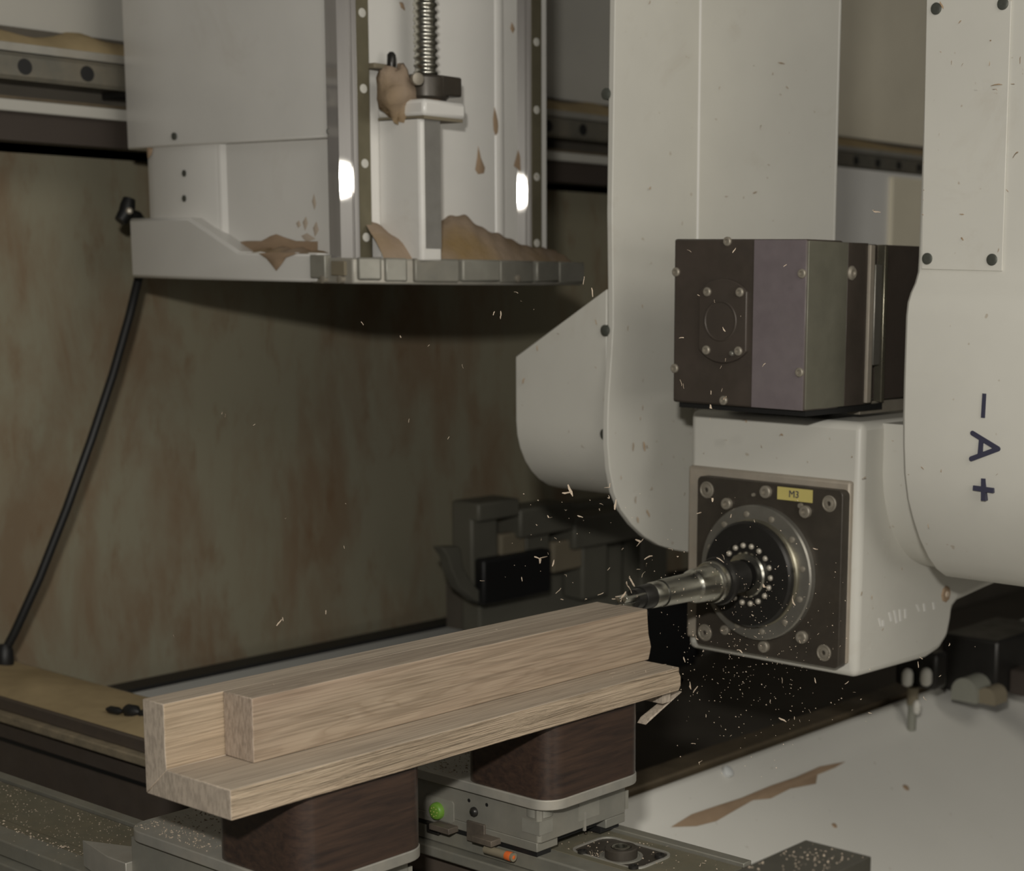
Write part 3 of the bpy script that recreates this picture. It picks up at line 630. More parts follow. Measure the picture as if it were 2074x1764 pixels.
# white post, bracket, nut and ball screw between the rails
q0 = at(767, 320, 0, UX); q1 = at(852, 320, 1, q0.y)
py0 = q0.y; px1 = q1.x
py1 = at(893, 320, 0, px1).y
post = MB().prism([(UX, py0), (px1-0.004, py0), (px1, py0+0.004), (px1, py1), (UX, py1)], 2, 1.512, 1.722).build('post', M['white_gloss'], un, 0.003)
MB().box((px1-0.001, py0+0.008, 1.53), (px1+0.0015, py1-0.002, 1.722)).build('post_side', metal('worn_grey_side', (0.26, 0.25, 0.23), 0.5, 0.2), post)
bz0, bz1 = 1.722, at(855, 198, 0, px1+0.012).z
by1 = at(945, 230, 0, px1+0.012).y
MB().box((UX, py0-0.003, bz0), (px1+0.012, by1, bz1)).build('screw_bracket', M['white_gloss'], un, 0.006)
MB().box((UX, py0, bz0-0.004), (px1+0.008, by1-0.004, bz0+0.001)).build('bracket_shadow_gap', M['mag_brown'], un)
sx = px1 - 0.035; sy = at(862, 100, 0, sx).y
nutz0, nutz1 = at(862, 192, 0, sx+0.03).z, at(862, 148, 0, sx+0.03).z
MB().lathe((sx, sy, nutz0-0.004), (0, 0, 1), [(0, 0.030), (0.004, 0.034), (nutz1-nutz0, 0.034), (nutz1-nutz0+0.004, 0.030), (nutz1-nutz0+0.004, 0.014)], 28).build('screw_nut', M['plate_dark'], un, smooth=35)
MB().box((sx+0.01, sy+0.0, nutz0+0.002), (sx+0.034, sy+0.042, nutz1)).build('nut_lug', M['plate_dark'], un, 0.003)
c = at(848, 160, 0, sx+0.036)
MB().lathe(c + Vector((-0.006, 0, 0)), (1, -0.3, 0), [(0, 0.009), (0.008, 0.009), (0.009, 0.005)], 14).build('nut_bolt', M['bolt'], un, smooth=40)
MB().lathe((sx, sy, bz1-0.002), (0, 0, 1), [(0, 0.026), (nutz0-bz1+0.002, 0.022)], 24).build('screw_collar', M['stain'], un, smooth=35)
prf = []
z = nutz1; k = 0
while z < 2.3:
    prf += [(z, 0.0155), (z+0.003, 0.0185), (z+0.0055, 0.0185), (z+0.008, 0.0155)]; z += 0.011
MB().lathe((sx, sy, 0), (0, 0, 1), prf, 24).build('ball_screw', M['steel'], un, smooth=50)
c = at(793, 122, 0, UX+0.03)
MB().lathe(c + Vector((0, 0, -0.012)), (0, 0, 1), [(0, 0.006), (0.006, 0.007), (0.020, 0.0065), (0.024, 0.003)], 14).build('grease_nipple', M['black_steel'], un, smooth=40)
MB().box(c + Vector((-0.05, -0.03, -0.014)), c + Vector((-0.004, 0.004, -0.006))).build('nipple_arm', M['mag_brown'], un, 0.002)
# caked drips on the white face
def drip(pts, ax, val, nrm, par=un):
    P = [at(x, y, ax, val) for x, y in pts]
    blob(MB(), P, 0.0004, Vector(nrm), 0.0025).build('caked_dust', M['stain'], par, smooth=60)
drip([(1001,215),(1006,238),(1013,262),(1012,276),(1004,278),(999,262),(998,240)], 0, UX, (1,0,0))
drip([(968,295),(973,318),(982,340),(980,351),(968,353),(962,344),(966,318)], 0, UX, (1,0,0))
drip([(1050,300),(1058,292),(1062,330),(1056,400),(1050,418),(1048,380),(1052,340),(1040,336)], 0, UX+0.0005, (1,0,0))
M['faint'] = plain('faint_brown_film', (0.52, 0.44, 0.355), 0.8, var=0.12)
for P_ in ([(636,392),(641,412),(637,426),(632,408)], [(620,438),(624,452),(618,468),(613,450)], [(641,448),(646,466),(638,480),(634,462)], [(606,446),(610,456),(604,462),(600,452)], [(610,478),(622,472),(640,484),(620,490)]):
    b_ = MB(); blob(b_, [at(x, y, 1, 1.7334) for x, y in P_], 0.0002, Vector((0, -1, 0)), 0.0008).build('dust_film', M['faint'], un, smooth=60)
drip([(1036,45),(1042,60),(1038,68),(1033,58)], 0, UX, (1,0,0))
drip([(815,5),(820,22),(812,16),(808,4)], 0, UX, (1,0,0))
drip([(298,298),(310,300),(308,312),(300,322)], 1, 1.729, (0,-1,0))
drip([(470,492),(500,488),(530,488),(548,478),(560,474),(578,481),(600,488),(644,489),(644,511),(560,514),(490,510)], 1, 1.7326, (0,-1,0))
drip([(524,513),(560,511),(604,513),(580,522),(572,534),(560,549),(550,536),(540,524)], 1, 1.6992, (0,-1,0))
a = at(470, 505, 1, 1.70); b = at(640, 511, 1, 1.70)
vs = []; fs = []
for i in range(19):
    x = a.x + (b.x-a.x)*i/18; h = 0.007*math.sin(math.pi*(i+0.3)/18.6)*(1+0.3*math.sin(i*1.7))
    vs += [(x, 1.7005, 1.5195), (x, 1.708, 1.5195+h*0.8), (x, 1.722, 1.5195+h*1.2), (x, 1.7335, 1.5195+h*1.4)]
for i in range(18):
    for k in range(3): fs.append((i*4+k, i*4+k+1, i*4+k+5, i*4+k+4))
MB().add(vs, fs).build('shoulder_dust', M['dust'], un, smooth=70, kind='stuff')

# sawdust heaped on the base plate
vs = []; fs = []; NX, NY = 10, 90
for i in range(NY + 1):
    y = 1.745 + (2.205 - 1.745) * i / NY; u = i / NY
    env = 0.030 + 0.040*math.exp(-((u-0.42)/0.20)**2) + 0.026*math.exp(-((u-0.02)/0.10)**2) - 0.012*max(0, (u-0.72)/0.28)
    env *= (1 - ((u-0.94)/0.06)**2) if u > 0.94 else 1
    xo = -1.99
    for (xa, ya), (xb, yb) in zip(ol, ol[1:]):
        if ya <= y <= yb: xo = xa + (xb-xa)*(y-ya)/(yb-ya)
    for k in range(NX + 1):
        w_ = k / NX
        h = env * (1 - w_**1.8) * (1 + 0.06*math.sin(i*0.33+k*0.6) + 0.04*math.sin(i*0.9+k))
        vs.append((UX - 0.002 + w_*(xo - 0.002 - UX), y, 1.5135 + max(0.0, h)))
for i in range(NY):
    for k in range(NX): fs.append((i*(NX+1)+k, i*(NX+1)+k+1, (i+1)*(NX+1)+k+1, (i+1)*(NX+1)+k))
o = MB().add(vs, fs).build('sawdust_heap', M['dust'], smooth=70, kind='stuff'); tag(o, 'heap of sawdust on the grey base plate of the slide unit', 'sawdust')
# lump of sawdust on the bracket
c = at(806, 190, 0, UX+0.05)
m = MB()
vs = []; fs = []
for i in range(13):
    for k in range(14):
        th = math.pi * i / 12; ph = 2*math.pi*k/14
        rr = 0.034 * (1 + 0.18*math.sin(3*ph + 2*th) + 0.12*math.sin(5*th + ph))
        vs.append(c + Vector((rr*0.75*math.sin(th)*math.cos(ph), rr*1.0*math.sin(th)*math.sin(ph), rr*1.05*math.cos(th))))
for i in range(12):
    for k in range(14): fs.append((i*14+k, i*14+(k+1) % 14, (i+1)*14+(k+1) % 14, (i+1)*14+k))
m.add(vs, fs).build('sawdust_lump', M['dust'], un, smooth=80, kind='stuff')

# ------------------------------------------------------------------ black cable from the unit down to the bar
pc = [at(300, 470, 0, -2.67), at(288, 530, 0, -2.66), at(277, 578, 0, -2.65), at(262, 640, 0, -2.64), at(228, 760, 0, -2.64), at(185, 890, 0, -2.62), at(135, 1030, 0, -2.64), at(80, 1170, 0, -2.66), at(30, 1280, 0, -2.68), at(10, 1318, 0, -2.695)]
cb = MB().tube(pc, 0.0075, 12).build('power_cable', M['black'], smooth=60, origin=pc[-1]); tag(cb, 'black cable hanging from the slide unit in front of the mottled panel', 'cable')
e = at(255, 432, 0, -2.64); f_ = at(262, 402, 0, -2.64); g_ = at(243, 448, 0, -2.64)
MB().tube([f_, (f_+e)/2, e, g_], [0.010, 0.013, 0.013, 0.010], 14).build('elbow_connector', M['black'], cb, 0, smooth=50)
MB().tube([e, e + Vector((0.0, 0.022, -0.004)), pc[0]], 0.009, 12).build('connector_tail', M['black'], cb, smooth=50)
c = at(262, 427, 0, -2.627)
MB().lathe(c, (0.85, -0.5, 0), [(-0.004, 0.006), (0.002, 0.006), (0.003, 0.004), (0.001, 0.003)], 14).build('connector_screw', M['bolt'], cb, smooth=40)
lp = pc[-1]
MB().lathe(lp + Vector((0, 0, 0.012)), (0.1, -0.1, -1), [(0, 0.009), (0.010, 0.014), (0.034, 0.015), (0.042, 0.011)], 16).build('cable_gland', M['black'], cb, smooth=40)

# ------------------------------------------------------------------ tool magazine behind the head
mg = thing('tool_magazine', at(1080, 1222, 0, -2.50), 'dark blurred tool magazine with fork grippers behind the cutter', 'tool magazine')
def MG(px, py): return at(px, py, 0, -2.48)
def mbox(name, p0, p1, mat, x0=-2.54, x1=-2.48, bev=0.006):
    a = MG(*p0); b = MG(*p1); return MB().box((x0, a.y, b.z), (x1, b.y, a.z)).build(name, mat, mg, bev)
mbox('back_plate', (1015, 1056), (1395, 1212), M['mag'], -2.60, -2.545)
mbox('gripper', (955, 1022), (1010, 1180), M['mag'])
mbox('gripper', (1065, 1040), (1115, 1178), M['mag'])
mbox('gripper', (1180, 1060), (1232, 1205), M['mag'])
mbox('gripper', (1300, 1075), (1345, 1205), M['mag'])
mbox('gripper_bridge', (955, 1018), (1040, 1044), M['mag'], -2.54, -2.46)
mbox('gripper_bridge', (1040, 1030), (1150, 1072), M['mag'], -2.54, -2.46)
mbox('gripper_bridge', (1150, 1048), (1290, 1088), M['mag'], -2.54, -2.46)
mbox('holder_window', (1012, 1082), (1064, 1130), M['mag_brown'], -2.50, -2.476)
mbox('holder_window', (1118, 1098), (1178, 1150), M['mag_brown'], -2.50, -2.476)
mbox('black_block', (962, 1132), (1100, 1196), M['black'], -2.50, -2.455)
hk = [MG(888, 1108), MG(925, 1106), MG(932, 1150), MG(955, 1185), MG(985, 1214), MG(1000, 1222), MG(960, 1218), MG(925, 1190), MG(907, 1150), MG(902, 1128)]
MB().prism([(p.y, p.z) for p in hk], 0, -2.50, -2.47).build('hook_plate', M['mag'], mg, 0.003)
a = MG(1020, 1180); b = MG(1390, 1225)
MB().box((-2.652, a.y, 0.7375), (-2.60, min(b.y, 2.94), a.z - 0.02)).build('stand', M['bed'], mg)

# ------------------------------------------------------------------ machining head: fork with two arms
hd = thing('machining_head', (-1.4, 2.2, 1.3), 'white fork head with rounded arms, the arm at the edge lettered -A+', 'machining head')
XL = -1.65
front = [(1246, -140), (1246, 0), (1240, 430), (1242, 600), (1242, 660), (1238, 730), (1233, 800), (1231, 850), (1231, 900), (1235, 950), (1244, 998), (1258, 1032), (1280, 1062), (1305, 1086), (1335, 1104), (1368, 1114), (1402, 1119)]
fp = [at(x, y, 0, XL) for x, y in front]; fp[0].z = 2.6; fp[0].y = fp[1].y
prof = [(p.y, p.z) for p in fp]
yc, zbt = prof[-1]; 
prof = prof + [(yc+0.10, zbt+0.012), (yc+0.17, zbt+0.06), (yc+0.21, zbt+0.14), (yc+0.22, zbt+0.25), (yc+0.22, prof[0][1])]
MB().prism(prof, 0, XL-0.010, XL).build('left_fork_arm', M['white'], hd, 0.001, smooth=30)
# cover box outside the left arm, round below and bevelled above
yf = fp[7].y + 0.012
cl = at(1044, 800, 1, yf).x; zA = at(1044, 722, 1, yf).z; zB_ = at(1240, 585, 1, yf).z; zbot = at(1180, 992, 1, yf+0.1).z
zbot = fp[7].z - 0.02
tz = at(1150, 989, 1, yf + 0.11).z
rr = 0.115
def cprof(x, ztop):
    return [(x, yf, ztop), (x, yf, tz+rr)] + [(x, yf+rr - rr*math.cos(R(a_)), tz+rr - rr*math.sin(R(a_))) for a_ in (11, 22, 34, 45, 56, 68, 79, 90)] + [(x, yf+0.30, tz), (x, yf+0.30, ztop)]
A = cprof(cl, zA); B = cprof(XL-0.0135, zB_); n_ = len(A)
MB().add(A + B, [tuple(range(n_-1, -1, -1)), tuple(range(n_, 2*n_))] + [(i, (i+1) % n_, n_+(i+1) % n_, n_+i) for i in range(n_)]).build('side_cover', M['white'], hd, 0.002, smooth=30)
for (px, py) in ((1243, 190), (1239, 670), (1224, 879)):
    c = at(px, py, 1, yf + 0.0); c.x = XL - 0.014
    MB().lathe(c, (0, -1, 0), [(-0.01, 0.0085), (0.004, 0.0085), (0.006, 0.005)], 14).build('seam_screw', M['bolt_dark'], hd, smooth=40)
# column
ycl = at(1416, 200, 0, XL).y
xcr = at(1700, 200, 1, ycl).x
MB().prism([(XL-0.05, ycl), (xcr, ycl), (xcr-0.215, ycl+0.28), (XL-0.05, ycl+0.28)], 2, 1.20, 2.7).build('column', M['white'], hd, 0.005)
MB().prism([(XL-0.001, ycl-0.003), (XL+0.003, ycl+0.001), (XL-0.001, ycl+0.001)], 2, 1.25, 2.7).build('corner_fillet', M['white_gloss'], hd)
# right arm: one profile swept along X
XR = -1.15
fr = [(1880, -140), (1877, 0), (1866, 300), (1858, 520), (1856, 550), (1850, 572), (1841, 592), (1835, 612), (1832, 640), (1828, 760), (1826, 840), (1826, 900), (1828, 960), (1834, 1010), (1844, 1050), (1857, 1090), (1875, 1128), (1892, 1152), (1910, 1166)]
rp = [at(x, y, 0, XR) for x, y in fr]; rp[0].z = 2.6; rp[0].y = rp[1].y
yc2 = rp[-1].y; zb2 = rp[-1].z
prof = [(p.y, p.z) for p in rp] + [(yc2+0.04, zb2-0.006), (yc2+0.12, zb2-0.004), (yc2+0.19, zb2+0.03), (yc2+0.25, zb2+0.10), (yc2+0.28, zb2+0.2), (yc2+0.28, rp[0].z)]
MB().prism(prof, 0, XR, -0.72).build('right_fork_arm', M['white'], hd, 0.005, smooth=30)
# access panel on the right arm
def yfront(z):
    for p, q_ in zip(rp, rp[1:]):
        if q_.z <= z <= p.z: return p.y + (q_.y - p.y) * (z - p.z) / (q_.z - p.z)
    return rp[0].y
yR = rp[2].y - 0.0002
def AR(px, py, d=0.0):
    p = at(px, py, 1, yR); return at(px, py, 1, yfront(p.z) - 0.0002 - d)
a = AR(1872, -120); 
pp = [AR(1881, -120), AR(1868, 545), AR(2031, 549), AR(2054, -120)]
m = MB(); m.add([*pp, *[p + Vector((0, -0.0022, 0)) for p in pp]], [(0,1,2,3), (7,6,5,4), (0,4,5,1), (1,5,6,2), (2,6,7,3), (3,7,4,0)])
ap = m.build('access_panel', M['white'], hd, 0.0006)
for (px, py) in ((1898, 18), (2033, 8), (1880, 524), (2011, 526)):
    MB().lathe(AR(px, py, 0.001), (0, -1, 0), [(0, 0.0074), (0.0034, 0.0074), (0.0042, 0.0055), (0.0038, 0.0015)], 18).build('panel_screw', M['bolt_dark'], ap, smooth=40)
# raised axis lettering - A + , turned a quarter
yT = rp[11].y - 0.0001
def T(px, py): return at(px, py, 1, yT)
def stroke(p, q, w, name, parent=hd):
    a = T(*p); b = T(*q); d = (b - a); L = d.length; d.normalize(); nn = Vector((-d.z, 0, d.x)); w2 = w/2
    pts = []
    for c_, s0 in ((b, -90), (a, 90)):
        for i in range(7):
            an = R(s0 + 30*i); pts.append(c_ + d*math.cos(an)*w2 + nn*math.sin(an)*w2)
    return [(v.x, v.z) for v in pts]
def stroke_obj(segs, w, name):
    m = MB()
    for k, (p, q) in enumerate(segs): m.prism(stroke(p, q, w, name), 1, yT - 0.0016 - 0.0001*k, yT + 0.006)
    return m.build(name, M['letter'], hd)
def bar_obj(segs, w, name):
    m = MB()
    for k, (p, q) in enumerate(segs):
        a = T(*p); b = T(*q); d = (b-a).normalized(); nn = Vector((-d.z, 0, d.x)) * w/2
        m.prism([(v.x, v.z) for v in (a-nn, b-nn, b+nn, a+nn)], 1, yT - 0.0016 - 0.0001*k, yT + 0.006)
    return m.build(name, M['letter'], hd)
px_ = (T(2000, 900) - T(1990, 900)).length / 10
yT0 = yT; yT = yfront(at(1993, 820, 1, yT).z) + 0.0002
bar_obj([((1994.5, 797), (1991.5, 846))], 7.5*px_, 'minus_sign')
yT = yfront(at(1993, 880, 1, yT).z) + 0.0008
stroke_obj([((1970.5, 877), (2022, 909)), ((1968, 929), (2022, 909)), ((1988.5, 889), (1985.5, 921))], 9.0*px_, 'letter')
yT = yfront(at(1993, 966, 1, yT).z) + 0.0012
bar_obj([((1992.5, 969), (1992, 1014)), ((1971.5, 988), (2012.5, 993.5))], 9.0*px_, 'plus_sign')
# bridge joining arms and column above the frame
MB().box((XL-0.05, ycl, 2.25), (-0.72, ycl+0.28, 2.7)).build('fork_bridge', M['white'], hd, 0.006)

# ------------------------------------------------------------------ tilting spindle unit
AX, AZ = -1.397, 1.0835                           # spindle axis
def ax_y(px):                                     # y on the axis seen above a pixel column
    lo_, hi_ = 1.3, 2.3
    for _ in range(40):
        mid = (lo_+hi_)/2; q = Vector((AX, mid, AZ)) - CAM; x = CX + FPX*q.dot(RT)/q.dot(FW)
        if x < px: lo_ = mid
        else: hi_ = mid
    return lo_
def px_r(y, h):                                   # radius of something h pixels tall at that y on the axis
    return h/2 * (Vector((AX, y, AZ)) - CAM).dot(FW) / FPX
YP = 1.955; XB = -1.247
sp_ = thing('spindle_unit', (AX, 2.1, 0.94), 'white tilting spindle block with dark bolted front plate tagged M3', 'spindle')
def BX_(px, py): return at(px, py, 0, XB)
tz_ = BX_(1742, 857).z
pb = [(YP, BX_(1734, 1370).z - 0.003), (BX_(1880, 1333).y, BX_(1880, 1333).z)]
e0 = BX_(1905, 1316); e1 = BX_(1922, 1290); e2 = BX_(1929, 1255); e3 = BX_(1932, 1232); e4 = BX_(1942, 1218); e5 = BX_(2002, 1190); e6 = BX_(2060, 1165)
pb += [(p.y, p.z) for p in (e0, e1, e2, e3, e4, e5, e6)] + [(2.46, tz_), (YP, tz_)]
MB().prism(pb, 0, -1.546, XB).build('block', M['white'], sp_, 0.011, seg=3)
MB().prism([(2.17 + 0.16*math.cos(R(a_)), 1.24 + 0.16*math.sin(R(a_))) for a_ in range(180, 361, 6)] + [(2.33, tz_-0.004), (2.01, tz_-0.004)], 0, -1.249, XR+0.002).build('tilt_hub', M['white'], sp_, smooth=30)
MB().cyl((XL-0.001, 2.24, 1.255), (-1.544, 2.24, 1.255), 0.10, 48).build('tilt_hub', M['white'], sp_, smooth=30)
lg0 = BX_(1931, 1250); 
MB().box((-1.46, e2.y-0.01, e1.z+0.006), (-1.27, e2.y+0.028, e3.z-0.012)).build('lug', M['greybox'], sp_, 0.003)
c = BX_(1915, 1203)
MB().lathe(c, (1, 0, 0), [(-0.004, 0.0125), (0.0015, 0.0125), (0.0025, 0.011)], 8).build('plug', M['stain'], sp_, label='tan stained plug')
MB().lathe(c, (1, 0, 0), [(0.002, 0.005), (0.0045, 0.004)], 12).build('plug_centre', M['chip'], sp_)
# worn pale marking on the flank, no longer readable
m = MB()
for (q0, q1) in (((1780, 1252), (1784, 1268)), ((1788, 1256), (1789, 1268)), ((1801, 1240), (1805, 1258)), ((1811, 1236), (1816, 1262)), ((1822, 1234), (1824, 1258)), ((1833, 1233), (1834, 1252)), ((1856, 1224), (1862, 1238)), ((1871, 1222), (1873, 1238)), ((1890, 1220), (1892, 1234))):
    a = BX_(*q0); b = BX_(*q1); w_ = Vector((0, 0.0022, 0)); e_ = Vector((0.0008, 0, 0))
    m.add([a-w_, a+w_, b+w_, b-w_, a-w_+e_, a+w_+e_, b+w_+e_, b-w_+e_], [(3,2,1,0), (4,5,6,7), (0,1,5,4), (1,2,6,5), (2,3,7,6), (3,0,4,7)])
m.build('worn_marking', M['white_gloss'], sp_, label='worn pale marking on the flank')
# backing plate and front plate
a = at(1419, 944, 1, YP-0.008); b = at(1734, 1360, 1, YP-0.008)
MB().box((-1.540, YP-0.010, at(1550, 1330, 1, YP-0.02).z + 0.006), (-1.258, YP+0.002, at(1420, 945, 1, YP-0.01).z)).build('backing_plate', M['plate_frame'], sp_, 0.004)
YF = YP - 0.026
xl_, xr_ = at(1411, 1100, 1, YF).x, at(1703, 1150, 1, YF).x; zt_ = at(1560, 979, 1, YF).z; zb_ = at(1550, 1329, 1, YF).z
fpz = MB().prism([(x, z) for x, z in rrect(xl_, zb_, xr_, zt_, 0.008, 4)], 1, YF, YP-0.006).build('front_plate', M['plate_dark'], sp_, 0.001)
for px, py, r in ((1432, 992, 17), (1680, 1020, 17), (1428, 1281, 17), (1669, 1322, 17), (1474, 1020, 12), (1553, 996, 13), (1633, 1036, 13), (1626, 1290, 13), (1549, 1309, 12), (1471, 1275, 10)):
    c = at(px, py, 1, YF); r_ = r / FPX * (c - CAM).dot(FW)
    bo = MB()
    if r > 15: bo.lathe(c, (0, -1, 0), [(-0.001, r_), (0.0012, r_), (0.0018, r_*0.88), (0.0004, r_*0.80), (0.0004, r_*0.62), (0.0018, r_*0.60), (0.0022, r_*0.5), (0.0022, r_*0.30), (-0.001, r_*0.26)], 22)
    else: bo.lathe(c, (0, -1, 0), [(-0.001, r_), (0.005, r_), (0.0065, r_*0.85), (0.0065, r_*0.48), (0.003, r_*0.44)], 20)
    bo.build('bolt', M['bolt'], fpz, smooth=30)
for px, py, r in ((1527, 1002, 4), (1622, 1024, 6)):
    c = at(px, py, 1, YF); MB().lathe(c, (0, -1, 0), [(0, r*0.0007), (0.003, r*0.0006)], 10).build('stud', M['bolt'], fpz, smooth=30)
# yellow tag with its marking
ta, tb = at(1575, 983, 1, YF-0.0008), at(1645, 1017, 1, YF-0.0008)
za, zb2_ = at(1575, 985, 1, YF).z, at(1578, 1011, 1, YF).z
tg = MB().box((ta.x, YF-0.0012, zb2_), (tb.x, YF+0.0005, za)).build('tag', M['yellow'], sp_, 0, label='yellow tag reading M3')
fc = bpy.data.curves.new('tag_text', 'FONT'); fc.body = 'M3'; fc.size = (za-zb2_)*0.78; fc.align_x = 'CENTER'; fc.align_y = 'CENTER'; fc.extrude = 0.0004; fc.offset = 0.0
fo = bpy.data.objects.new('tmp', fc); COL.objects.link(fo); dg = bpy.context.evaluated_depsgraph_get()
fm = bpy.data.meshes.new_from_object(fo.evaluated_get(dg)); bpy.data.objects.remove(fo)
fm.transform(Matrix.Translation(Vector(((ta.x+tb.x)/2 - 0.001, YF-0.0014, (za+zb2_)/2)) - Vector(sp_['_o'])) @ Matrix.Rotation(R(90), 4, 'X'))
fm.materials.append(M['letter']); fm.name = 'lettering'
fo = bpy.data.objects.new('lettering', fm); COL.objects.link(fo); fo.parent = tg
# nose: flange ring, cone, black locking ring
D = (0, -1, 0)
yfl = YF; rf = px_r(yfl - 0.008, 276)
o = MB().lathe((AX, yfl+0.001, AZ), D, [(0, rf), (0.010, rf), (0.0125, rf*0.98), (0.0125, px_r(yfl-0.012, 222))], 64).build('flange_ring', M['flange'], sp_, smooth=30)
for k in range(12):
    an = 2*math.pi*(k+0.35)/12; r = rf*0.87
    MB().lathe((AX + r*math.cos(an), yfl-0.0116, AZ + r*math.sin(an)), D, [(0, 0.0046), (0.0015, 0.0044), (0.0022, 0.003)], 12).build('flange_screw', M['bolt'], o, smooth=40)
y1 = ax_y(1512)
r1 = px_r(yfl-0.012, 214); r2 = px_r(y1, 217)
MB().lathe((AX, yfl-0.0105, AZ), D, [(0, r1*1.03), (0.003, r1*1.03), (0.005, r1), (yfl-0.0105-y1-0.010, r2*0.985)], 64).build('spindle_nose', M['nose'], sp_, smooth=30)
d0 = yfl - 0.0105 - y1
blk_ = MB().lathe((AX, y1+0.012, AZ), D, [(0, r2*0.97), (0.003, r2), (0.010, r2), (0.013, r2*0.96), (0.0135, r2*0.62), (0.011, r2*0.60), (0.010, r2*0.45), (0.010, 0.02)], 64).build('locking_ring', M['black_steel'], sp_, smooth=30)
rb = px_r(y1, 119)
for k in range(18):
    an = 2*math.pi*k/18
    c = Vector((AX + rb*math.cos(an), y1+0.0018, AZ + rb*math.sin(an)))
    MB().lathe(c, D, [(-0.001, 0.0036), (0.0010, 0.0042), (0.0032, 0.0038), (0.0048, 0.0018)], 12).build('ball', M['ball'], blk_, smooth=60)
r3 = px_r(y1, 92)
MB().lathe((AX, y1+0.004, AZ), D, [(0, r3), (0.006, r3*1.02), (0.009, r3*0.96), (0.011, r3*0.70)], 48, caps=False).build('collar', M['steel'], sp_, smooth=30)

# ------------------------------------------------------------------ cutting tool held in the spindle
ct = thing('cutting_tool', (AX, ax_y(1400), AZ), 'steel tool holder with a dark cutter at the end of the timber', 'cutting tool')
def seg(name, mat, pts, par=ct, n=48):            # pts: (pixel column on the axis, pixel height)
    pr = []; y_ = ax_y(pts[0][0])
    for px, h in pts:
        y = ax_y(px); pr.append((y_ - y, px_r(y, h)))
    return MB().lathe((AX, y_, AZ), D, pr, n).build(name, mat, par, smooth=28)
seg('dark_taper', M['black_steel'], [(1497, 66), (1452, 62), (1449, 70), (1446, 70)])
seg('dark_shroud', M['black_steel'], [(1462, 66), (1460, 96), (1457, 99), (1453, 99), (1451, 96), (1450, 80)])
seg('collet_nut', M['steel'], [(1450, 74), (1448, 84), (1446, 86), (1438, 86), (1436, 84), (1435, 75), (1424, 72), (1407, 70), (1402, 67)])
seg('shank', M['steel'], [(1402, 67), (1399, 62), (1396, 58), (1338, 56)])
seg('dark_gap', M['black'], [(1338.5, 50), (1335.5, 50)])
seg('cutter_shoulder', M['steel'], [(1336, 52), (1334, 53.5), (1318, 53), (1316, 51)])
cu = seg('cutter_body', M['black_steel'], [(1316.5, 49), (1314, 50), (1297, 49), (1295, 46)])
seg('cutter_neck', M['black_steel'], [(1296, 42), (1282, 40)])
yt = ax_y(1290); rt = px_r(yt, 44)
for k in range(3):
    an = R(35 + 120*k); u = Vector((math.cos(an), 0, math.sin(an))); w2 = Vector((-math.sin(an), 0, math.cos(an)))
    c0 = Vector((AX, ax_y(1296), AZ)); c1 = Vector((AX, ax_y(1258), AZ))
    m = MB(); vs = []
    for c_, r_ in ((c0, rt*0.98), (c1, rt*0.80)):
        vs += [c_ + u*r_*0.25 - w2*0.004, c_ + u*r_ - w2*0.0015, c_ + u*r_ + w2*0.0015, c_ + u*r_*0.25 + w2*0.004]
    m.add(vs, [(3,2,1,0), (4,5,6,7), (0,1,5,4), (1,2,6,5), (2,3,7,6), (3,0,4,7)]).build('blade', M['steel'], ct, 0.0006)

# ------------------------------------------------------------------ dark motor box above the spindle
YM = 1.85
mo = thing('drive_motor', (-1.39, 1.95, 1.318), 'dark brown motor box with round cap and violet grey face strip', 'motor')
def Q(px, py, d=0.0): return at(px, py, 1, YM - d)
mxl, mxr = Q(1364, 650).x, Q(1632, 650).x; mzt = Q(1500, 484).z; mzb = Q(1500, 824).z
MB().box((mxl, YM, mzb), (mxr, YM+0.085, mzt)).build('motor_housing', M['motor'], mo, 0.003)
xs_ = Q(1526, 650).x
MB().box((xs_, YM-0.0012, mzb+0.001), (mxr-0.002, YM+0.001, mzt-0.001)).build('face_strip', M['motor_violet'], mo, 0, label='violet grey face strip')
MB().box((mxl+0.004, YM+0.01, mzb-0.0075), (mxr-0.004, YM+0.20, mzb+0.001)).build('under_slab', M['black'], mo)  # black slab filling the band under the motor box
# right side: flat olive side, ribs, rear housing
def H(px): return at(px, 650, 0, mxr).y
MB().box((mxl+0.01, YM+0.085, mzb+0.004), (mxr-0.001, H(1756), mzt-0.004)).build('side_housing', M['motor_side'], mo, 0.002)
MB().box((mxr-0.002, YM+0.002, mzb+0.002), (mxr+0.0012, H(1713), mzt-0.002)).build('side_plate', M['motor_side'], mo, 0.0008)
MB().box((mxr-0.002, H(1714), mzb+0.002), (mxr+0.0004, H(1754), mzt-0.002)).build('dark_side_plate', M['motor'], mo, 0.0005)
MB().box((mxr-0.01, H(1755), mzb+0.004), (mxr+0.004, H(1764), mzt-0.004)).build('rib', M['plate_frame'], mo, 0.001)
MB().box((mxr-0.014, H(1764), mzb+0.003), (mxr-0.006, H(1778), mzt-0.003)).build('recess', M['plate_dark'], mo)
MB().box((mxr-0.014, H(1772), mzb+0.055), (mxr-0.001, H(1786), mzt-0.03)).build('worn_strip', M['flange'], mo, 0.001)
MB().box((mxr-0.012, H(1788), mzb+0.003), (mxr+0.001, H(1794), mzt-0.003)).build('rib', M['nose'], mo, 0.001)
MB().box((mxl+0.02, H(1794), mzb+0.006), (mxr-0.004, H(1900), mzt-0.003)).build('rear_housing', M['motor'], mo, 0.002)
MB().box((mxr-0.03, H(1757), mzb-0.013), (mxr-0.008, H(1880), mzb+0.004)).build('base_strip', M['bolt'], mo, 0.001)
c = at(1724, 553, 0, mxr+0.0003)
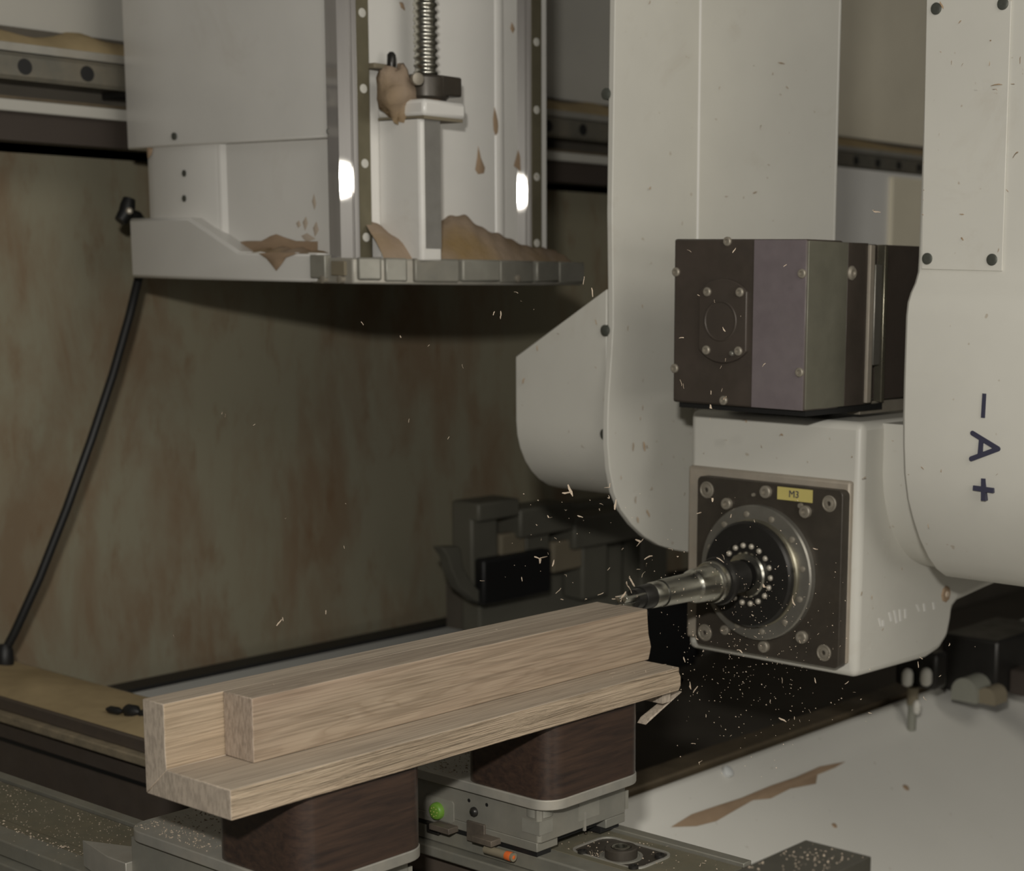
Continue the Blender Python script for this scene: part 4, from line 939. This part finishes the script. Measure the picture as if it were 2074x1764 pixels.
MB().lathe(c, (1, 0, 0), [(0, 0.0098), (0.002, 0.0098), (0.0045, 0.007), (0.0045, 0.004), (0.002, 0.003)], 18).build('side_bolt', M['bolt'], mo, smooth=40)
# round cap with two flats
cc = Q(1468, 650); rc_ = 0.0565
hw = 0.0405
a0 = math.degrees(math.acos(hw/rc_))
out = [(cc.x + rc_*math.cos(R(a_)), cc.z + rc_*math.sin(R(a_))) for a_ in [a0 + (180-2*a0)*i/14 for i in range(15)]] + \
      [(cc.x + rc_*math.cos(R(a_)), cc.z + rc_*math.sin(R(a_))) for a_ in [180+a0 + (180-2*a0)*i/14 for i in range(15)]]
cap = MB().prism(out, 1, YM-0.006, YM+0.001).build('round_cap', M['motor'], mo, 0.0015)
MB().lathe((cc.x - 0.003, YM-0.0055, cc.z), D, [(0, 0.0275), (0.0008, 0.0275), (0.0018, 0.0265), (0.0018, 0.0255), (0.0008, 0.0245)], 40).build('cap_disc', M['motor'], cap, smooth=30)
for px, py, par, d in ((1433, 591, cap, 0.006), (1499, 592, cap, 0.006), (1431, 709, cap, 0.006), (1496, 711, cap, 0.006), (1474, 489, mo, 0), (1625, 554, mo, 0.001), (1620, 754, mo, 0.001), (1370, 551, mo, 0), (1367, 746, mo, 0), (1466, 811, mo, 0)):
    c = Q(px, py, d)
    MB().lathe(c, D, [(-0.001, 0.0062), (0.0022, 0.0062), (0.0034, 0.0050), (0.0034, 0.0030), (0.0012, 0.0026)], 18).build('screw', M['bolt'], par, smooth=30)
o = MB().lathe(Q(1483, 716, 0.006), D, [(0, 0.004), (0.003, 0.0035), (0.004, 0.002)], 10).build('stud', M['flange'], cap, smooth=40)

# ------------------------------------------------------------------ wood chips, each one its own thing
chip_meshes = []
for k in range(12):
    rnd = random.Random(100 + k)
    n = rnd.choice((3, 4, 5)); p = Vector((0, 0, 0)); d = Vector((1, 0, 0)); rows = []
    kink = rnd.randint(1, n-1) if rnd.random() < 0.5 else -1
    for i in range(n + 1):
        w_ = rnd.uniform(0.055, 0.14) * (0.45 if i in (0, n) else 1)
        rows.append((p.copy(), w_)); d = (d + Vector((0, rnd.uniform(-0.4, 0.4), rnd.uniform(-0.45, 0.45)))).normalized()
        if i == kink: d = (d + Vector((-0.9, rnd.uniform(-1, 1), 0.8))).normalized()
        p += d * (1.0 / n)
    c0 = sum((r[0] for r in rows), Vector()) / len(rows)
    vs = []; fs = []
    for q, w_ in rows:
        q = q - c0; up = Vector((0, 0, 0.045)); sd = Vector((0.2*w_, w_, 0.3*w_))
        vs += [q - sd, q + sd, q + sd*0.8 + up, q - sd*0.8 + up]
    for i in range(n):
        for j in range(4): fs.append((i*4+j, i*4+(j+1) % 4, (i+1)*4+(j+1) % 4, (i+1)*4+j))
    fs += [(3,2,1,0), (n*4, n*4+1, n*4+2, n*4+3)]
    me = bpy.data.meshes.new('wood_chip'); me.from_pydata([tuple(v) for v in vs], [], fs); me.materials.append(M['chip']); chip_meshes.append(me)
    me2 = me.copy(); me2.materials.clear(); me2.materials.append(M['chip_brown']); chip_meshes.append(me2)
rc2 = random.Random(5)
def chip(pos, length, label, group, brown=False, flat=None):
    o = bpy.data.objects.new('wood_chip', chip_meshes[2*rc2.randrange(12) + (1 if brown else 0)]); COL.objects.link(o)
    o.location = pos; s = length; o.scale = (s, s * rc2.uniform(0.6, 1.1), s)
    if flat is None: o.rotation_euler = (rc2.uniform(0, 6.28), rc2.uniform(0, 6.28), rc2.uniform(0, 6.28))
    elif flat == 'y': o.rotation_euler = (R(90), rc2.uniform(0, 6.28), 0)
    elif flat == 'x': o.rotation_euler = Matrix.Rotation(R(90), 4, 'Y').to_euler(); o.rotation_euler.x = rc2.uniform(0, 6.28)
    else: o.rotation_euler = (0, 0, rc2.uniform(0, 6.28))
    tag(o, label, 'wood chip', group); return o
def where(x, y, s_):
    size = 'large' if s_ >= 16 else ('small' if s_ >= 9 else 'tiny')
    if 1236 < x < 1300 and 1172 < y < 1225: w = 'thrown up at the cutter tip'
    elif y < 470: w = 'in mid air in the gap beside the lettered arm'
    elif 1355 <= x < 1760 and y < 860: w = 'in mid air in front of the dark motor box'
    elif x < 1300 and y < 760: w = 'in mid air below the slide unit'
    elif x < 1240: w = 'in mid air in front of the dark tool magazine'
    elif x < 1405 and y < 1180: w = 'in mid air before the left arm end'
    elif y < 1345 and 1395 <= x < 1740: w = 'in mid air in front of the bolted front plate'
    elif x < 1420 and y < 1345: w = 'in mid air in the dark gap right of the timber end'
    elif x > 1740: w = 'in mid air by the pin stop under the spindle block'
    else: w = 'in mid air over the dark bed under the spindle block'
    return ('%s pale wood chip %s' % (size, w), '%s wood chips flying %s' % (size, w.replace('in mid air ', '')))
fly = [(1155,993,26),(1148,998,20),(1232,985,20),(1246,1022,22),(1233,1007,12),(1175,1046,13),(1113,1047,14),(1088,1063,10),(1215,1031,9),(1218,1021,8),(1146,1033,7),(1090,1131,24),(1098,1132,26),(1121,1140,22),(1110,1121,6),
 (977,1176,18),(1057,1173,9),(1131,1197,16),(1138,1214,7),(1186,1214,9),(1216,1203,14),(1292,1098,22),(1298,1096,14),(1261,1112,16),(1313,1129,18),(1358,1112,14),(1372,1127,10),(1309,1144,8),(1293,1153,8),(1303,1163,14),(1233,1152,8),(1146,1165,8),(1125,1090,6),(1096,1092,6),
 (1182,568,16),(1200,592,18),(1000,635,9),(1014,638,16),(1045,592,10),(1056,610,6),(1081,627,6),(734,655,12),(868,700,7),(811,682,10),(937,742,9),(1776,429,18),(1770,426,10),(1440,795,9),(1443,826,24),(1438,848,12),(1468,806,20),(1462,790,8),(1487,507,12),(1396,508,10),(1380,684,10),(1379,775,14),(1384,782,10),(1415,598,7),(1447,610,8),(1466,667,11),(1469,729,13),(1547,739,11),(1590,538,10),(1500,640,6),(1460,744,8),
 (1441,1011,16),(1416,1039,14),(1480,1046,14),(1528,1055,10),(1613,1014,9),(1652,1112,14),(1459,1134,20),(1465,1128,14),(1574,1147,13),(1549,1187,16),(1607,1216,22),(1525,1246,11),(1498,1318,16),(1404,1286,10),(1411,1292,14),(1386,1336,12),(1398,1389,20),(1408,1396,16),(1413,1402,10),(1418,1544,13),(1584,1378,13),(1651,1378,11),(1715,1383,12),(1706,1394,8),(1730,1402,8),(1727,1438,9),(1585,1458,18),(1620,1460,6),(1609,1454,8),(1866,1333,12),(1860,1346,12),(1923,1305,9),(1975,1310,8),(1873,1415,10),(1904,1369,6),(1405,1506,12),(1640,1440,8),(1560,1420,8),(1518,1350,8),(1762,1444,8),
 (1243,1213,14),(1252,1208,12),(1263,1205,16),(1272,1186,20),(1280,1178,22),(1276,1194,16),(1258,1216,12),(1290,1208,10),(1340,1240,8),(1365,1200,10),(1388,1192,14),(1450,1180,10),(1530,1290,8),(1620,1300,8),(1430,1450,8),(1480,1490,7)]
for (x, y, s) in fly:
    near_tip = 1236 < x < 1296 and 1172 < y < 1222
    t_ = rc2.uniform(2.11, 2.16) if near_tip else rc2.uniform(1.78, 2.08)
    if x < 1330 and y > 1180 and not near_tip: t_ = rc2.uniform(1.98, 2.08)
    chip(dep(x, y, t_), s * t_ / FPX * 1.05, *where(x, y, s))
for _ in range(75):
    x = rc2.gauss(1500, 110); y = rc2.gauss(1290, 110)
    if y < 1130 or x < 1330: continue
    chip(dep(x, y, rc2.uniform(1.8, 2.15)), rc2.choice((3, 3, 4, 4, 5)) * 2 / FPX, *where(x, y, 4))
G0 = ('pale wood chip in mid air in front of the mottled panel', 'wood chips flying before the panel')
for (x, y, s) in ((450,836,14),(456,842,8),(565,1261,16),(573,1254,8),(828,852,8),(908,887,8),(697,1108,7),(578,1050,5),(352,1288,6),(660,1240,8),(515,860,6),(700,1020,5)):
    chip(dep(x, y, rc2.uniform(1.7, 1.95)), s * 1.85 / FPX, *G0)
G2 = ('brown wood chip stuck on the white right fork arm', 'wood chips stuck on the lettered arm')
for (x, y, s) in ((1927,127,8),(1949,131,7),(2004,129,9),(2006,82,10),(2018,172,26),(2017,182,22),(1978,183,18),(1902,273,6),(1904,105,8),(1944,44,8),(1907,10,16),(2051,170,9),(2066,122,14),(2056,313,18),(1948,434,10),(1948,483,14),(2022,507,8),(2040,386,7),(1871,330,6),(1871,385,7),(1870,405,7),(1870,435,12)):
    p = at(x, y, 1, yR - 0.004); chip(p, s*2.2/FPX, *G2, brown=True, flat='y')
for (x, y, s) in ((1868,948,9),(1906,954,9),(2006,917,10),(1840,961,7),(2019,961,6),(1880,1065,9),(1990,1044,5),(1942,1040,5),(1808,893,9)):
    chip(at(x, y, 1, yT - 0.003 + (0.02 if y > 1030 else 0)), s*2.2/FPX, *G2, brown=True, flat='y')
G3 = ('brown wood chip stuck on the white left fork arm', 'wood chips stuck on the left arm')
for (x, y, s) in ((1283,905,18),(1305,904,22),(1312,906,14),(1302,826,12),(1297,848,8),(1318,533,10),(1301,620,9),(1272,665,12),(1302,770,8),(1258,967,9),(1319,990,12),(1386,1001,10),(1288,1012,16),(1313,1040,18),(1292,1053,14),(1384,930,8),(1340,940,7),(1370,6,8),(1316,5,9),(1583,128,18),(1565,150,12),(1594,177,9),(1580,191,8),(1541,258,14),(1557,334,9),(1554,360,8),(1471,398,8),(1506,400,7),(1527,133,6),(1449,241,8),(1457,178,7),(1315,382,14),(1529,390,12),(1565,447,9),(1382,452,9)):
    on_col = x > 1416
    p = at(x, y, 1, ycl - 0.003) if on_col else at(x, y, 0, XL + 0.004)
    chip(p, s*2.35/FPX, *((('brown wood chip stuck on the white column between the arms', 'wood chips stuck on the column')) if on_col else G3), brown=True, flat='y' if on_col else 'x')
G4 = ('brown wood chip stuck on the slanted white cover left of the fork', 'wood chips stuck on the side cover')
for (x, y, s) in ((1207,652,14),(1088,705,12),(1060,771,13),(1224,806,14),(1206,744,6),(1130,676,7),(1180,904,10),(1152,874,7),(1196,970,8)):
    chip(at(x, y, 1, yf - 0.004), s*2.4/FPX, *G4, brown=True, flat='y')
G5 = ('brown wood chip stuck on the white spindle block above the front plate', 'wood chips stuck above the front plate')
G5b = ('brown wood chip stuck on the right flank of the white spindle block', 'wood chips stuck on the spindle block flank')
for (x, y, s) in ((1508,852,16),(1582,881,12),(1469,891,9),(1542,905,12),(1635,936,10),(1425,918,8),(1620,850,6),(1725,925,8),(1750,968,12)):
    chip(at(x, y, 1, YP - 0.004), s*2.3/FPX, *G5, brown=True, flat='y')
for (x, y, s) in ((1766,1210,9),(1745,1202,10),(1788,1275,7),(1827,1152,6),(1768,1232,5)):
    chip(at(x, y, 0, XB + 0.003), s*2.3/FPX, *G5b, brown=True, flat='x')
G6 = ('pale wood chip lying on top of the timber', 'wood chips lying on the timber')
for (x, y, s, z) in ((553,1386,8,zt+0.0012),(1005,1275,6,zt+0.001),(1198,1244,6,zt+0.001),(1284,1362,8,zl+0.0012),(1240,1364,14,zl+0.0012),(1308,1360,7,zl+0.0012),(1190,1376,7,zl+0.0012),(1240,1372,6,zl+0.0012),(1112,1404,6,zl+0.001),(1268,1352,6,zl+0.001),(620,1517,6,zl+0.001),(1346,1346,10,zl+0.0012)):
    chip(at(x, y, 2, z), s*1.9/FPX, *G6, flat='z')
G7 = ('tan wood chip lying on the dark end block', 'wood chips lying on the end block')
for (x, y, s) in ((1662,1722,12),(1618,1746,16),(1622,1752,10),(1675,1758,16),(1636,1740,8),(1610,1735,8),(1590,1730,8),(1650,1748,7),(1705,1733,6),(1557,1734,8),(1600,1706,6)):
    chip(at(x, y, 2, 1.0012), s*1.1/FPX, *G7, flat='z')
G8 = ('pale wood chip lying on the bar end near the bearing', 'wood chips lying on the bar end')
for (x, y, s) in ((1424,1747,14),(1418,1752,9),(1352,1714,7),(1450,1752,6),(1180,1722,9),(1195,1714,6),(1330,1748,8)):
    chip(at(x, y, 2, ZB - 0.001), s*1.95/FPX, *G8, flat='z')
# the finest dust hanging in the air
m = MB(); rd = random.Random(11)
for _ in range(400):
    x = rd.gauss(1510, 120); y = rd.gauss(1310, 110)
    if x < 1325 or y < 1060: x, y = rd.uniform(1000, 1500), rd.uniform(980, 1200)
    c = dep(x, y, rd.uniform(1.75, 2.12)); s = rd.choice((0.4, 0.5, 0.6, 0.8)) * 0.001
    if (abs(x-1260) < 90 and y > 1180): continue
    m.add([c + Vector((s, 0, -s*0.5)), c + Vector((-s*0.6, s, 0)), c + Vector((-s*0.6, -s, 0)), c + Vector((0, 0, s))], [(0,1,2), (0,1,3), (1,2,3), (2,0,3)])
o = m.build('floating_dust', M['chip'], kind='stuff'); tag(o, 'fine wood dust floating around the cutter and timber end', 'dust')

for ob in bpy.data.objects:
    if '_o' in ob: del ob['_o']
